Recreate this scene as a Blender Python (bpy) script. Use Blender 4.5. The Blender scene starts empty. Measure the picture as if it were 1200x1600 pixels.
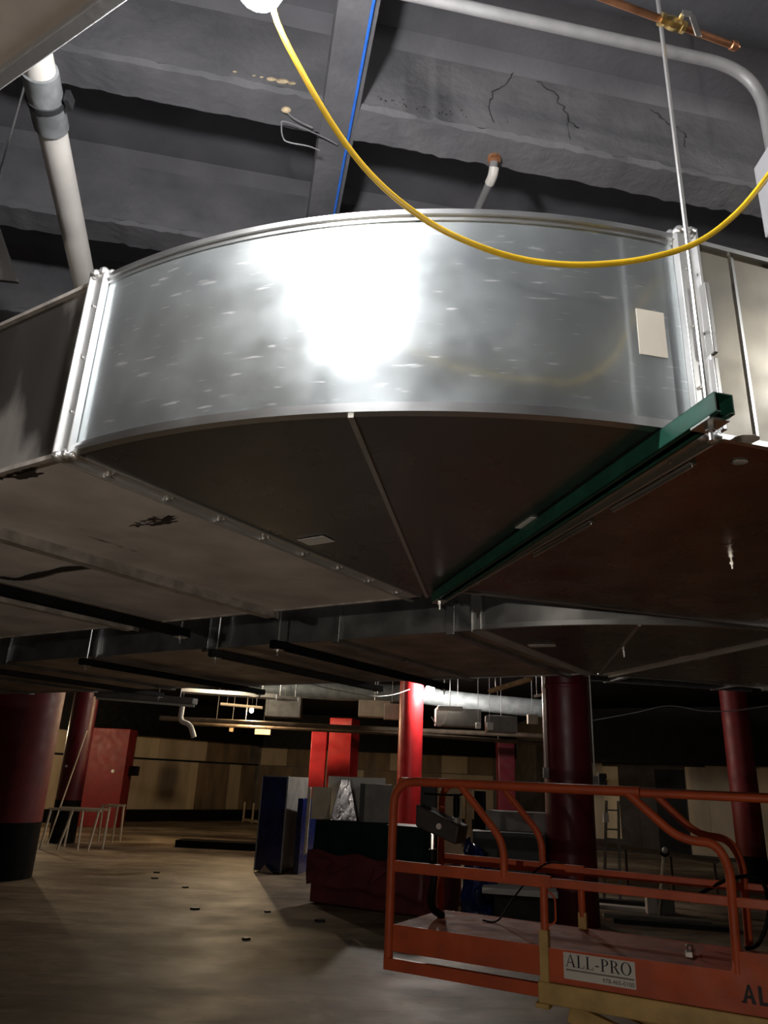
import bpy, math, random
from mathutils import Matrix, Vector
random.seed(7)
scene = bpy.context.scene
COL = scene.collection
R = math.radians

# ---------------------------------------------------------------- camera
cam_data = bpy.data.cameras.new('camera')
cam = bpy.data.objects.new('camera', cam_data)
COL.objects.link(cam)
cam_data.sensor_fit = 'VERTICAL'
cam_data.sensor_height = 32.0
cam_data.sensor_width = 24.0
cam_data.lens = 1150.0 / 1600.0 * 32.0
cam_data.clip_start = 0.02
cam_data.clip_end = 200
pitch, roll = R(20.0), R(2.55)
fw = Vector((0, math.cos(pitch), math.sin(pitch)))
u0 = Vector((0, -math.sin(pitch), math.cos(pitch)))
r0 = Vector((1, 0, 0))
rt = r0 * math.cos(roll) + u0 * math.sin(roll)
up = u0 * math.cos(roll) - r0 * math.sin(roll)
cam.matrix_world = Matrix(((rt.x, up.x, -fw.x, 0), (rt.y, up.y, -fw.y, 0), (rt.z, up.z, -fw.z, 1.95), (0, 0, 0, 1)))
scene.camera = cam

# ---------------------------------------------------------------- world, exposure
world = bpy.data.worlds.new('world')
scene.world = world
world.use_nodes = True
world.node_tree.nodes['Background'].inputs[0].default_value = (0.55, 0.6, 0.7, 1)
world.node_tree.nodes['Background'].inputs[1].default_value = 0.004
scene.view_settings.view_transform = 'Standard'
scene.view_settings.look = 'None'
scene.view_settings.gamma = 1
scene.view_settings.use_curve_mapping = False
scene.view_settings.exposure = 0.0
scene.cycles.max_bounces = 6
scene.cycles.sample_clamp_indirect = 6.0

# strengths of the bulbs of the work lights (glowing balls, built below; behind, hall and mid are added fill)
BULB_NEAR, BULB_RIGHT, FILL_BEHIND, BULB_FAR, BULB_AMBER, BULB_LEFT, FILL_HALL, FILL_MID = 880, 540, 9600, 750, 2300, 900, 540, 260

# ---------------------------------------------------------------- helpers
class MB:
    def __init__(s): s.v = []; s.f = []
    def add(s, vs, fs):
        n = len(s.v); s.v += [tuple(p) for p in vs]; s.f += [tuple(i + n for i in f) for f in fs]; return s
    def obox(s, c, a, b, d):
        c, a, b, d = Vector(c), Vector(a), Vector(b), Vector(d)
        vs = [c + a*i + b*j + d*k for k in (-1, 1) for j in (-1, 1) for i in (-1, 1)]
        fs = [(0,2,3,1),(4,5,7,6),(0,1,5,4),(2,6,7,3),(0,4,6,2),(1,3,7,5)]
        if a.cross(b).dot(d) < 0: fs = [f[::-1] for f in fs]
        return s.add(vs, fs)
    def box(s, x0, x1, y0, y1, z0, z1):
        return s.obox(((x0+x1)/2, (y0+y1)/2, (z0+z1)/2), ((x1-x0)/2, 0, 0), (0, (y1-y0)/2, 0), (0, 0, (z1-z0)/2))
    def bar(s, p0, p1, w, h, up=(0, 0, 1)):
        p0, p1 = Vector(p0), Vector(p1); t = (p1 - p0); L = t.length; t.normalize()
        u = Vector(up); sd = t.cross(u)
        if sd.length < 1e-4: sd = t.cross(Vector((1, 0, 0)))
        sd.normalize(); u = sd.cross(t)
        return s.obox((p0 + p1)/2, t*L/2, sd*w/2, u*h/2)
    def tube(s, pts, r, n=10, cap=True):
        pts = [Vector(p) for p in pts]; rs = r if isinstance(r, (list, tuple)) else [r]*len(pts)
        t0 = (pts[1]-pts[0]).normalized()
        nn = t0.cross(Vector((0, 0, 1)))
        if nn.length < 1e-3: nn = t0.cross(Vector((1, 0, 0)))
        nn.normalize(); base = len(s.v); vs = []
        for i, p in enumerate(pts):
            t = (pts[min(i+1, len(pts)-1)] - pts[max(i-1, 0)]).normalized()
            nn = (nn - t*nn.dot(t)).normalized(); b = t.cross(nn)
            for k in range(n):
                a = 2*math.pi*k/n; vs.append(p + (nn*math.cos(a) + b*math.sin(a))*rs[i])
        fs = []
        for i in range(len(pts)-1):
            for k in range(n):
                k2 = (k+1) % n; fs.append((i*n+k, i*n+k2, (i+1)*n+k2, (i+1)*n+k))
        if cap:
            fs.append(tuple(range(n-1, -1, -1))); m = (len(pts)-1)*n; fs.append(tuple(range(m, m+n)))
        return s.add(vs, fs)
    def cyl(s, p0, p1, r, n=12): return s.tube([p0, p1], r, n)
    def prism(s, poly, z0, z1):
        n = len(poly); vs = [(x, y, z0) for x, y in poly] + [(x, y, z1) for x, y in poly]
        a = sum(poly[i][0]*poly[(i+1) % n][1] - poly[(i+1) % n][0]*poly[i][1] for i in range(n))
        fs = [tuple(range(n-1, -1, -1)), tuple(range(n, 2*n))] + [(i, (i+1) % n, n+(i+1) % n, n+i) for i in range(n)]
        if a < 0: fs = [f[::-1] for f in fs]
        return s.add(vs, fs)
    def hexa(s, bot, top):
        vs = list(bot) + list(top)
        return s.add(vs, [(3,2,1,0),(4,5,6,7),(0,1,5,4),(1,2,6,5),(2,3,7,6),(3,0,4,7)])
    def arcband(s, c, r0, r1, a0, a1, z0, z1, n=28):
        vs = []; fs = []
        for i in range(n+1):
            a = a0 + (a1-a0)*i/n; ca, sa = math.cos(a), math.sin(a)
            for rr, zz in ((r0, z0), (r1, z0), (r1, z1), (r0, z1)): vs.append((c[0]+rr*ca, c[1]+rr*sa, zz))
        for i in range(n):
            for k in range(4):
                k2 = (k+1) % 4; fs.append((i*4+k, (i+1)*4+k, (i+1)*4+k2, i*4+k2))
        fs.append((0,1,2,3)); m = n*4; fs.append((m+3, m+2, m+1, m))
        return s.add(vs, fs)
    def ball(s, c, r, n=12, m=8, sc=(1, 1, 1)):
        c = Vector(c); vs = [c + Vector((0, 0, r*sc[2]))]
        for j in range(1, m):
            th = math.pi*j/m
            for i in range(n):
                ph = 2*math.pi*i/n
                vs.append(c + Vector((r*sc[0]*math.sin(th)*math.cos(ph), r*sc[1]*math.sin(th)*math.sin(ph), r*sc[2]*math.cos(th))))
        vs.append(c - Vector((0, 0, r*sc[2]))); fs = []
        for i in range(n): fs.append((0, 1+i, 1+(i+1) % n))
        for j in range(m-2):
            for i in range(n):
                a = 1+j*n; fs.append((a+i, a+n+i, a+n+(i+1) % n, a+(i+1) % n))
        a = 1+(m-2)*n
        for i in range(n): fs.append((a+i, len(vs)-1, a+(i+1) % n))
        return s.add(vs, fs)

WM = {}
def wm(o): return WM.get(o.name, Matrix.Identity(4)) if o else Matrix.Identity(4)
def tag(o, label=None, cat=None, group=None, kind=None):
    if label: o['label'] = label
    if cat: o['category'] = cat
    if group: o['group'] = group
    if kind: o['kind'] = kind
    return o
def obj(name, mb, mat, parent=None, bevel=0, label=None, smooth=True, local=False):
    me = bpy.data.meshes.new(name)
    me.from_pydata(mb.v, [], mb.f)
    P = wm(parent)
    if parent and not local: me.transform(P.inverted())
    me.materials.append(mat)
    if smooth and len(me.polygons):
        me.polygons.foreach_set('use_smooth', [True]*len(me.polygons))
        me.set_sharp_from_angle(angle=R(35))
    me.update()
    o = bpy.data.objects.new(name, me); COL.objects.link(o)
    if parent: o.parent = parent
    WM[o.name] = P.copy()
    if bevel:
        b = o.modifiers.new('bevel', 'BEVEL'); b.width = bevel; b.segments = 2; b.limit_method = 'ANGLE'; b.angle_limit = R(40)
    if label: o['label'] = label
    return o
def thing(name, label, cat, loc=(0, 0, 0), rz=0, group=None):
    o = bpy.data.objects.new(name, None); COL.objects.link(o); o.empty_display_size = .1
    o.location = loc; o.rotation_euler = (0, 0, rz)
    WM[o.name] = Matrix.Translation(loc) @ Matrix.Rotation(rz, 4, 'Z')
    return tag(o, label, cat, group)
def dup(root, loc, rz, label=None, group=None):
    r = root.copy(); COL.objects.link(r); r.location = loc; r.rotation_euler = (0, 0, rz)
    WM[r.name] = Matrix.Translation(loc) @ Matrix.Rotation(rz, 4, 'Z')
    if label: r['label'] = label
    if group: r['group'] = group
    for ch in list(root.children):
        c = ch.copy(); COL.objects.link(c); c.parent = r
        for g in list(ch.children):
            d = g.copy(); COL.objects.link(d); d.parent = c
    return r
def one(name, mb, mat, label, cat, group=None, bevel=0):
    """a thing that is a single mesh, its origin at its base centre"""
    xs = [p[0] for p in mb.v]; ys = [p[1] for p in mb.v]; zs = [p[2] for p in mb.v]
    c = Vector(((min(xs)+max(xs))/2, (min(ys)+max(ys))/2, min(zs)))
    mb.v = [tuple(Vector(p) - c) for p in mb.v]
    o = obj(name, mb, mat, bevel=bevel); o.location = c; WM[o.name] = Matrix.Translation(c)
    return tag(o, label, cat, group)
def smoothpts(pts, k=6):
    pts = [Vector(p) for p in pts]; out = []
    for i in range(len(pts)-1):
        p0 = pts[max(i-1, 0)]; p1 = pts[i]; p2 = pts[i+1]; p3 = pts[min(i+2, len(pts)-1)]
        for j in range(k):
            t = j/k
            out.append(0.5*((2*p1) + (p2-p0)*t + (2*p0-5*p1+4*p2-p3)*t*t + (3*p1-p0-3*p2+p3)*t**3))
    out.append(pts[-1]); return out
def fillet(pts, r, k=5):
    pts = [Vector(p) for p in pts]; out = [pts[0]]
    for i in range(1, len(pts)-1):
        a = (pts[i-1]-pts[i]); b = (pts[i+1]-pts[i])
        rr = min(r, a.length*.49, b.length*.49); pa = pts[i]+a.normalized()*rr; pb = pts[i]+b.normalized()*rr
        for j in range(k+1):
            t = j/k; out.append(pa*(1-t)**2 + pts[i]*2*t*(1-t) + pb*t*t)
    out.append(pts[-1]); return out

# ---------------------------------------------------------------- materials
def mat(name, col, rough=.5, metal=0., var=.15, scale=6., rvar=.0, bump=0., bscale=40., stretch=(1, 1, 1), col2=None, cmix=None, coat=0., detail=5., pos=(.35, .65)):
    m = bpy.data.materials.new(name); m.use_nodes = True
    nt = m.node_tree; N = nt.nodes; L = nt.links; b = N['Principled BSDF']
    b.inputs['Roughness'].default_value = rough; b.inputs['Metallic'].default_value = metal
    if coat: b.inputs['Coat Weight'].default_value = coat
    tc = N.new('ShaderNodeTexCoord'); mp = N.new('ShaderNodeMapping'); mp.inputs['Scale'].default_value = stretch
    L.new(tc.outputs['Object'], mp.inputs[0])
    nz = N.new('ShaderNodeTexNoise'); nz.inputs['Scale'].default_value = scale; nz.inputs['Detail'].default_value = detail
    L.new(mp.outputs[0], nz.inputs['Vector'])
    rp = N.new('ShaderNodeValToRGB'); rp.color_ramp.elements[0].position = pos[0]; rp.color_ramp.elements[1].position = pos[1]
    c2 = col2 if col2 else tuple(max(0, c*(1-var)) for c in col); c1 = col if col2 else tuple(min(1, c*(1+var)) for c in col)
    rp.color_ramp.elements[0].color = (*c2, 1); rp.color_ramp.elements[1].color = (*c1, 1)
    L.new(nz.outputs[0], rp.inputs[0]); L.new(rp.outputs[0], b.inputs['Base Color'])
    if rvar:
        n2 = N.new('ShaderNodeTexNoise'); n2.inputs['Scale'].default_value = scale*1.7; n2.inputs['Detail'].default_value = 6
        L.new(mp.outputs[0], n2.inputs['Vector'])
        mr = N.new('ShaderNodeMapRange'); mr.inputs[1].default_value = .3; mr.inputs[2].default_value = .7
        mr.inputs[3].default_value = max(.02, rough-rvar); mr.inputs[4].default_value = min(1, rough+rvar)
        L.new(n2.outputs[0], mr.inputs[0]); L.new(mr.outputs[0], b.inputs['Roughness'])
    if bump:
        n3 = N.new('ShaderNodeTexNoise'); n3.inputs['Scale'].default_value = bscale; n3.inputs['Detail'].default_value = 6
        L.new(mp.outputs[0], n3.inputs['Vector'])
        bp = N.new('ShaderNodeBump'); bp.inputs['Strength'].default_value = bump; bp.inputs['Distance'].default_value = .01
        L.new(n3.outputs[0], bp.inputs['Height']); L.new(bp.outputs[0], b.inputs['Normal'])
    return m
def nospec(m, v=.08): m.node_tree.nodes['Principled BSDF'].inputs['Specular IOR Level'].default_value = v
def emit(name, col, s):
    m = bpy.data.materials.new(name); m.use_nodes = True; b = m.node_tree.nodes['Principled BSDF']
    b.inputs['Base Color'].default_value = (1, 1, 1, 1)
    b.inputs['Emission Color'].default_value = (*col, 1); b.inputs['Emission Strength'].default_value = s
    return m
def scratched(name, col, rough, dark):
    """sheet steel with spangle, fine scratches and a few dull smudges"""
    m = mat(name, col, rough, .9, .10, 4., .08, .02, 3.5)
    nt = m.node_tree; N = nt.nodes; L = nt.links; b = N['Principled BSDF']
    tc = N.new('ShaderNodeTexCoord'); mp = N.new('ShaderNodeMapping'); mp.inputs['Scale'].default_value = (9, 9, 60); mp.inputs['Rotation'].default_value = (.3, .2, .4)
    L.new(tc.outputs['Object'], mp.inputs[0])
    nz = N.new('ShaderNodeTexNoise'); nz.inputs['Scale'].default_value = 1.6; nz.inputs['Detail'].default_value = 8; L.new(mp.outputs[0], nz.inputs['Vector'])
    rp = N.new('ShaderNodeValToRGB'); rp.color_ramp.elements[0].position = .63; rp.color_ramp.elements[1].position = .70
    rp.color_ramp.elements[0].color = (0, 0, 0, 1); rp.color_ramp.elements[1].color = (1, 1, 1, 1); L.new(nz.outputs[0], rp.inputs[0])
    old = b.inputs['Base Color'].links[0].from_socket
    mx = N.new('ShaderNodeMixRGB'); mx.inputs[2].default_value = (*dark, 1); hf = N.new('ShaderNodeMath'); hf.operation = 'MULTIPLY'; hf.inputs[1].default_value = .9; L.new(rp.outputs[0], hf.inputs[0]); L.new(hf.outputs[0], mx.inputs[0]); L.new(old, mx.inputs[1]); L.new(mx.outputs[0], b.inputs['Base Color'])
    oldr = b.inputs['Roughness'].links[0].from_socket
    ad = N.new('ShaderNodeMath'); ad.operation = 'MULTIPLY_ADD'; ad.inputs[1].default_value = .08; L.new(rp.outputs[0], ad.inputs[0]); L.new(oldr, ad.inputs[2]); L.new(ad.outputs[0], b.inputs['Roughness'])
    # sheet steel keeps a clearer second gloss: near things mirror faintly in it
    g = N.new('ShaderNodeBsdfAnisotropic'); g.inputs['Roughness'].default_value = .13; g.inputs['Color'].default_value = (*[c*.9 for c in col], 1)
    ms = N.new('ShaderNodeMixShader'); ms.inputs[0].default_value = .38
    L.new(b.outputs[0], ms.inputs[1]); L.new(g.outputs[0], ms.inputs[2]); L.new(ms.outputs[0], N['Material Output'].inputs[0])
    return m
M = {}
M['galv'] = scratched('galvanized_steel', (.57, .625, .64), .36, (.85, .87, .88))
M['galv_edge'] = mat('galvanized_edge', (.74, .76, .77), .32, 1., .04, 4, .04)
M['galv_flange'] = mat('galvanized_flange', (.82, .83, .83), .36, .9, .04, 4, .04)
M['galv_under'] = mat('galvanized_steel_shaded', (.27, .27, .27), .29, .95, .06, 3, .04)  # same steel darkened, the underside's shade put into its colour
M['galv_old'] = mat('weathered_duct_steel', (.46, .44, .41), .42, .75, .5, 3.5, .12, .05, 20, (1, 1, .45), (.10, .095, .09), None, 0., 6., (.47, .58))
M['dusty'] = mat('dusty_duct_underside', (.50, .44, .39), .66, .2, .3, 3.5, .12, .03, 30, (1, 1, 1), (.32, .28, .25))
M['galv_tan'] = mat('tan_stained_duct_steel', (.40, .37, .31), .45, .7, .3, 4, .12, .02, 14, (1, 1, 1), (.27, .26, .235))
M['bottom_red'] = mat('right_duct_underside_steel', (.40, .37, .35), .27, 1., .2, 3, .1, .02, 8)
M['far_duct'] = mat('far_duct_steel', (.42, .43, .44), .36, .9, .25, 5, .1, .03, 9)
M['far_under'] = mat('far_duct_underside', (.42, .34, .27), .45, .5, .4, 3, .12, .03, 20)
M['zinc'] = mat('zinc_hardware', (.75, .75, .74), .3, 1., .04, 4, .04)
M['rod'] = mat('bright_rod', (.78, .78, .77), .3, .9, .03, 2, .03)
M['green'] = mat('green_channel_paint', (.008, .052, .035), .42, 0., .2, 20, .08)
M['black'] = mat('black_paint', (.008, .008, .009), .5, 0., .3, 5)
M['dark'] = mat('dark_grey_paint', (.025, .026, .028), .5, 0., .3, 5)
M['concrete_ceil'] = mat('painted_concrete', (.165, .165, .18), .75, 0., .25, 3.2, .0, .35, 26, (1, 1, 1), (.12, .121, .132))
M['concrete_rib'] = mat('painted_concrete_rib', (.19, .19, .20), .72, 0., .25, 5, .0, .5, 30, (1, 1, 1), (.13, .132, .142))
M['pvc'] = mat('grey_white_pipe', (.62, .60, .56), .45, 0., .08, 8, .08)
M['rubber'] = mat('grey_rubber', (.16, .17, .175), .6, 0., .35, 14, .1, .1, 30)
M['conduit'] = mat('painted_conduit', (.24, .24, .245), .5, .2, .12, 12, .08, .1, 40)
M['greybox'] = mat('grey_enclosure', (.42, .43, .45), .45, 0., .06, 6)
M['copper'] = mat('aged_copper', (.34, .16, .085), .5, .9, .35, 16, .1)
M['brass'] = mat('brass', (.75, .56, .24), .3, 1., .15, 20, .08)
M['handle'] = mat('valve_handle_steel', (.72, .71, .68), .35, 1., .1, 20)
M['yellow'] = mat('yellow_cord', (.78, .50, .02), .4, 0., .08, 30)
M['blue'] = mat('blue_line', (.04, .22, .92), .45, 0., .08, 30)
M['rust'] = mat('rust', (.28, .12, .05), .8, 0., .4, 40, 0, .3, 60)
M['chip'] = mat('bare_chip', (.62, .50, .32), .8, 0., .3, 40, 0, .3, 40)
M['crack'] = mat('crack_dark', (.035, .035, .038), .9)
M['paper'] = mat('paper_label', (.66, .62, .54), .6, 0., .06, 6)
M['white_paper'] = mat('white_label', (.72, .72, .70), .6, 0., .05, 6)
M['tape'] = mat('black_tape', (.015, .014, .013), .6, 0., .2, 10)
M['orange'] = mat('orange_lift_paint', (.62, .105, .028), .55, 0., .22, 5, .1, .04, 30, (1, 1, 1), (.45, .075, .025))
M['deck'] = mat('worn_deck_paint', (.34, .075, .035), .75, 0., .25, 6, .1, .05, 30)
M['cream'] = mat('cream_lift_paint', (.56, .37, .13), .5, 0., .2, 6, .08, .04, 30)
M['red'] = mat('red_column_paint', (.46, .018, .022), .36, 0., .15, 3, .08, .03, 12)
M['red_shaded'] = mat('red_column_paint_shaded', (.17, .007, .010), .55, 0., .15, 3, .08, .03, 12)  # column red darkened, shade on these columns put into the colour
M['red_dim'] = mat('red_column_paint_dim', (.11, .007, .015), .40, 0., .2, 3, .08, .03, 12)  # column red darker still, dim light on these columns put into the colour
M['ply'] = mat('plywood', (.55, .44, .30), .75, 0., .2, 2.2, 0, .1, 20, (1, 1, .25), (.42, .335, .225))
M['ply_dark'] = mat('plywood_dark', (.20, .14, .085), .75, 0., .3, 2.2, 0, .1, 20, (1, 1, .25))
M['ply_pale'] = mat('plywood_pale', (.58, .47, .31), .75, 0., .15, 2.2, 0, .1, 20, (1, 1, .25))
M['wallgrey'] = mat('dark_partition', (.055, .048, .043), .7, 0., .25, 2)
M['tarp'] = mat('blue_plastic_film', (.008, .018, .11), .25, 0., .3, 4, .1, .9, 7, (1, 1, .6), None, None, .4)
M['film'] = mat('clear_plastic_film', (.30, .30, .33), .18, .3, .3, 5, .1, .9, 9, (1, 1, .6), None, None, .6)
M['maroon'] = mat('maroon_sheet', (.17, .036, .045), .42, 0., .2, 3, .1, .2, 6)
M['dkgreen'] = mat('dark_green_steel', (.010, .030, .026), .55, 0., .2, 4)
M['board'] = mat('cream_board', (.68, .60, .47), .65, 0., .1, 5)
M['greypanel'] = mat('grey_panel', (.22, .213, .20), .5, .1, .2, 4)
M['silver'] = mat('foil_insulation', (.24, .27, .285), .6, .2, .2, 5, .12, .8, 9)
M['whitep'] = mat('white_plastic', (.70, .69, .65), .45, 0., .05, 6)
M['chrome'] = mat('chrome_legs', (.62, .58, .50), .4, .4, .1, 20)
M['control'] = mat('control_plastic', (.045, .043, .042), .5, 0., .2, 8)
M['wood'] = mat('wood_batten', (.50, .34, .18), .7, 0., .25, 6, 0, .1, 20)
M['sign'] = mat('sign_white', (.70, .67, .62), .5, 0., .05, 8)
M['ink'] = mat('sign_ink', (.012, .012, .02), .6)
M['inkgrey'] = mat('sign_grey_rule', (.20, .18, .17), .6)
M['brownstain'] = mat('brown_pipe', (.09, .065, .045), .6, 0., .3, 4)

for k_ in ('black', 'wallgrey', 'dkgreen'): nospec(M[k_])
def floor_mat():
    m = bpy.data.materials.new('stained_concrete_floor'); m.use_nodes = True
    nt = m.node_tree; N = nt.nodes; L = nt.links; b = N['Principled BSDF']
    tc = N.new('ShaderNodeTexCoord')
    def noise(sc, det, vec=(1, 1, 1), dist=0.):
        mp = N.new('ShaderNodeMapping'); mp.inputs['Scale'].default_value = vec; L.new(tc.outputs['Object'], mp.inputs[0])
        n = N.new('ShaderNodeTexNoise'); n.inputs['Scale'].default_value = sc; n.inputs['Detail'].default_value = det; n.inputs['Distortion'].default_value = dist
        L.new(mp.outputs[0], n.inputs['Vector']); return n.outputs[0]
    def ramp(s, p0, c0, p1, c1):
        r = N.new('ShaderNodeValToRGB'); e = r.color_ramp.elements; e[0].position = p0; e[0].color = (*c0, 1); e[1].position = p1; e[1].color = (*c1, 1); L.new(s, r.inputs[0]); return r.outputs[0]
    def mix(a, bb, f, mode='MIX'):
        x = N.new('ShaderNodeMixRGB'); x.blend_type = mode
        if isinstance(f, float): x.inputs[0].default_value = f
        else: L.new(f, x.inputs[0])
        L.new(a, x.inputs[1]); L.new(bb, x.inputs[2]); return x.outputs[0]
    c = ramp(noise(.55, 8, (1, 1, 1), .6), .36, (.17, .125, .085), .66, (.40, .325, .235))
    c = mix(c, ramp(noise(2.3, 8, (.35, 1, 1), .4), .38, (.55, .5, .45), .62, (1, 1, 1)), .75, 'MULTIPLY')
    c = mix(c, ramp(noise(.9, 4, (.25, 1, 1), .2), .54, (1, 1, 1), .58, (.52, .45, .38)), .8, 'MULTIPLY')
    c = mix(c, ramp(noise(3.6, 9, (.5, 1, 1), 1.2), .50, (1, 1, 1), .56, (.66, .60, .54)), .7, 'MULTIPLY')
    c = mix(c, ramp(noise(5.5, 3, (1, 1, 1), .3), .72, (1, 1, 1), .74, (.25, .22, .2)), .8, 'MULTIPLY')
    c = mix(c, ramp(noise(9, 6), .3, (.75, .73, .7), .6, (1, 1, 1)), .6, 'MULTIPLY')
    L.new(c, b.inputs['Base Color'])
    rr = N.new('ShaderNodeMapRange'); rr.inputs[3].default_value = .42; rr.inputs[4].default_value = .8; L.new(noise(1.4, 6), rr.inputs[0]); L.new(rr.outputs[0], b.inputs['Roughness'])
    bp = N.new('ShaderNodeBump'); bp.inputs['Strength'].default_value = .15; bp.inputs['Distance'].default_value = .01; L.new(noise(14, 8), bp.inputs['Height']); L.new(bp.outputs[0], b.inputs['Normal'])
    return m
M['floor'] = floor_mat()

def stained(name, base, spots):
    """dusty sheet steel with hand smears of dark sealant at given places (object space)"""
    m = mat(name, *base[0], **base[1]); nt = m.node_tree; N = nt.nodes; L = nt.links; b = N['Principled BSDF']
    tc = N.new('ShaderNodeTexCoord'); cur = b.inputs['Base Color'].links[0].from_socket
    for (p, rad, sc, rot, thr) in spots:
        mp = N.new('ShaderNodeMapping'); mp.vector_type = 'TEXTURE'; mp.inputs['Location'].default_value = p; mp.inputs['Rotation'].default_value = (0, 0, rot); mp.inputs['Scale'].default_value = rad
        L.new(tc.outputs['Object'], mp.inputs[0])
        ln = N.new('ShaderNodeVectorMath'); ln.operation = 'LENGTH'; L.new(mp.outputs[0], ln.inputs[0])
        nz = N.new('ShaderNodeTexNoise'); nz.inputs['Scale'].default_value = sc; nz.inputs['Detail'].default_value = 3; nz.inputs['Distortion'].default_value = 1.2; L.new(mp.outputs[0], nz.inputs['Vector'])
        mr = N.new('ShaderNodeMapRange'); mr.inputs[1].default_value = .3; mr.inputs[2].default_value = 1.0; mr.inputs[3].default_value = .16; mr.inputs[4].default_value = -.5; L.new(ln.outputs['Value'], mr.inputs[0])
        ad = N.new('ShaderNodeMath'); ad.operation = 'ADD'; L.new(nz.outputs[0], ad.inputs[0]); L.new(mr.outputs[0], ad.inputs[1])
        rp = N.new('ShaderNodeValToRGB'); rp.color_ramp.elements[0].position = thr; rp.color_ramp.elements[1].position = thr+.05; L.new(ad.outputs[0], rp.inputs[0])
        mx = N.new('ShaderNodeMixRGB'); mx.inputs[2].default_value = (.03, .022, .018, 1); L.new(rp.outputs[0], mx.inputs[0]); L.new(cur, mx.inputs[1]); cur = mx.outputs[0]
    L.new(cur, b.inputs['Base Color']); return m

# ---------------------------------------------------------------- the room
ZS = 4.70       # slab underside
ZB = 4.30       # rib underside
bl0, bl1 = (-13.0, 27.50), (-5.32, 36.13)
br0, br1 = (6.6, 28.71), (16.0, 22.14)
outline = [(-13, -6), (16, -6), br1, br0, (6.6, 36.13), bl1, bl0]
floor = obj('floor', MB().prism(outline, -.15, 0), M['floor'], smooth=False); floor['kind'] = 'structure'
ceiling = obj('ceiling', MB().prism(outline, ZS, ZS+.2), M['concrete_ceil'], smooth=False); ceiling['kind'] = 'structure'
def wall(name, p, q, m, h=ZS, t=.12):
    p, q = Vector((*p, 0)), Vector((*q, 0)); d = (q-p).normalized(); n = Vector((d.y, -d.x, 0))
    o = obj(name, MB().obox((p+q)/2 + n*t/2 + Vector((0, 0, h/2)), d*((q-p).length/2), n*t/2, (0, 0, h/2)), m, smooth=False)
    o['kind'] = 'structure'; return o
M['wallpaint'] = mat('basement_wall', (.13, .115, .10), .8, 0., .25, 2)
wall('wall_front', (-13, -6), (16, -6), M['wallpaint'])
wall('wall_right', (16, -6), br1, M['wallpaint'])
w_br = wall('wall_back_right', br1, br0, M['wallgrey'])
wall('wall_return', br0, (6.6, 36.13), M['wallpaint'])
w_re = wall('wall_back', (6.6, 36.13), bl1, M['wallpaint'])
w_bl = wall('wall_back_left', bl1, bl0, M['wallpaint'])
wall('wall_left', bl0, (-13, -6), M['wallpaint'])

o = obj('trim_5', MB().prism([(-12.98, 16.4), (15.98, 16.4), (15.98, 22.2), br0, (6.58, 36.1), (bl1[0], bl1[1]-.05), (-12.98, 27.5)], ZS-.03, ZS-.001), M['black'], smooth=False); o['kind'] = 'structure'
# ribs of the concrete ceiling
DA = R(10.3)
du = Vector((math.cos(DA), math.sin(DA), 0)); dv = Vector((-math.sin(DA), math.cos(DA), 0))
def rib(name, along, across, c0, c1, s0, s1, fine, zb=ZB, zt=ZS+.01, wob=.0038):
    n = 240 if fine else 1; vs = []; fs = []
    for i in range(n+1):
        s = s0 + (s1-s0)*i/n
        for k, (c, zz) in enumerate(((c0, zt), (c0, zb+.030), (c0-.011, zb+.022), (c0-.004, zb), (c1+.004, zb), (c1, zt))):
            j = (wob if fine else 0) * (0 if zz == zt else 1)
            p = along*s + across*(c + random.gauss(0, j*.6)*(.5 if k in (1, 5) else 1)); vs.append((p.x, p.y, zz + random.gauss(0, j*.7)))
    for i in range(n):
        for k in range(6):
            k2 = (k+1) % 6; fs.append((i*6+k, i*6+k2, (i+1)*6+k2, (i+1)*6+k))
    fs.append((5,4,3,2,1,0)); m = n*6; fs.append((m,m+1,m+2,m+3,m+4,m+5))
    return obj(name, MB().add(vs, fs), M['concrete_rib'], ceiling)
for k in range(-6, 17):
    v0 = 2.07 + .867*k
    if k in (-1, 0, 1, 2):
        rib('joist', du, dv, v0, v0+.135, -3.2, 4.2, True); rib('joist', du, dv, v0, v0+.135, -8.5, -3.2, False); rib('joist', du, dv, v0, v0+.135, 4.2, 12, False)
    else:
        rib('joist', du, dv, v0, v0+.135, -8.5, 12, False)
for k in range(-3, 5):
    g0 = .085 + 2.75*k
    rib('girder', dv, du, g0, g0+.125, -3.2, 16.2, False, ZB-.004)
# trowelled fillets where the slab meets the near faces of the joists
for k in (0, 1, 2):
    v0 = 2.07 + .867*k; a = du*-3.1 + dv*v0; b = du*4.1 + dv*v0; mb = MB()
    w = dv*-.05
    mb.add([(a.x, a.y, ZS-.05), (b.x, b.y, ZS-.05), (b.x+w.x, b.y+w.y, ZS), (a.x+w.x, a.y+w.y, ZS), (a.x, a.y, ZS), (b.x, b.y, ZS)], [(0,1,2,3),(0,3,4),(1,5,2),(0,4,5,1),(3,2,5,4)])
    obj('fillet', mb, M['concrete_ceil'], ceiling)
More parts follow.
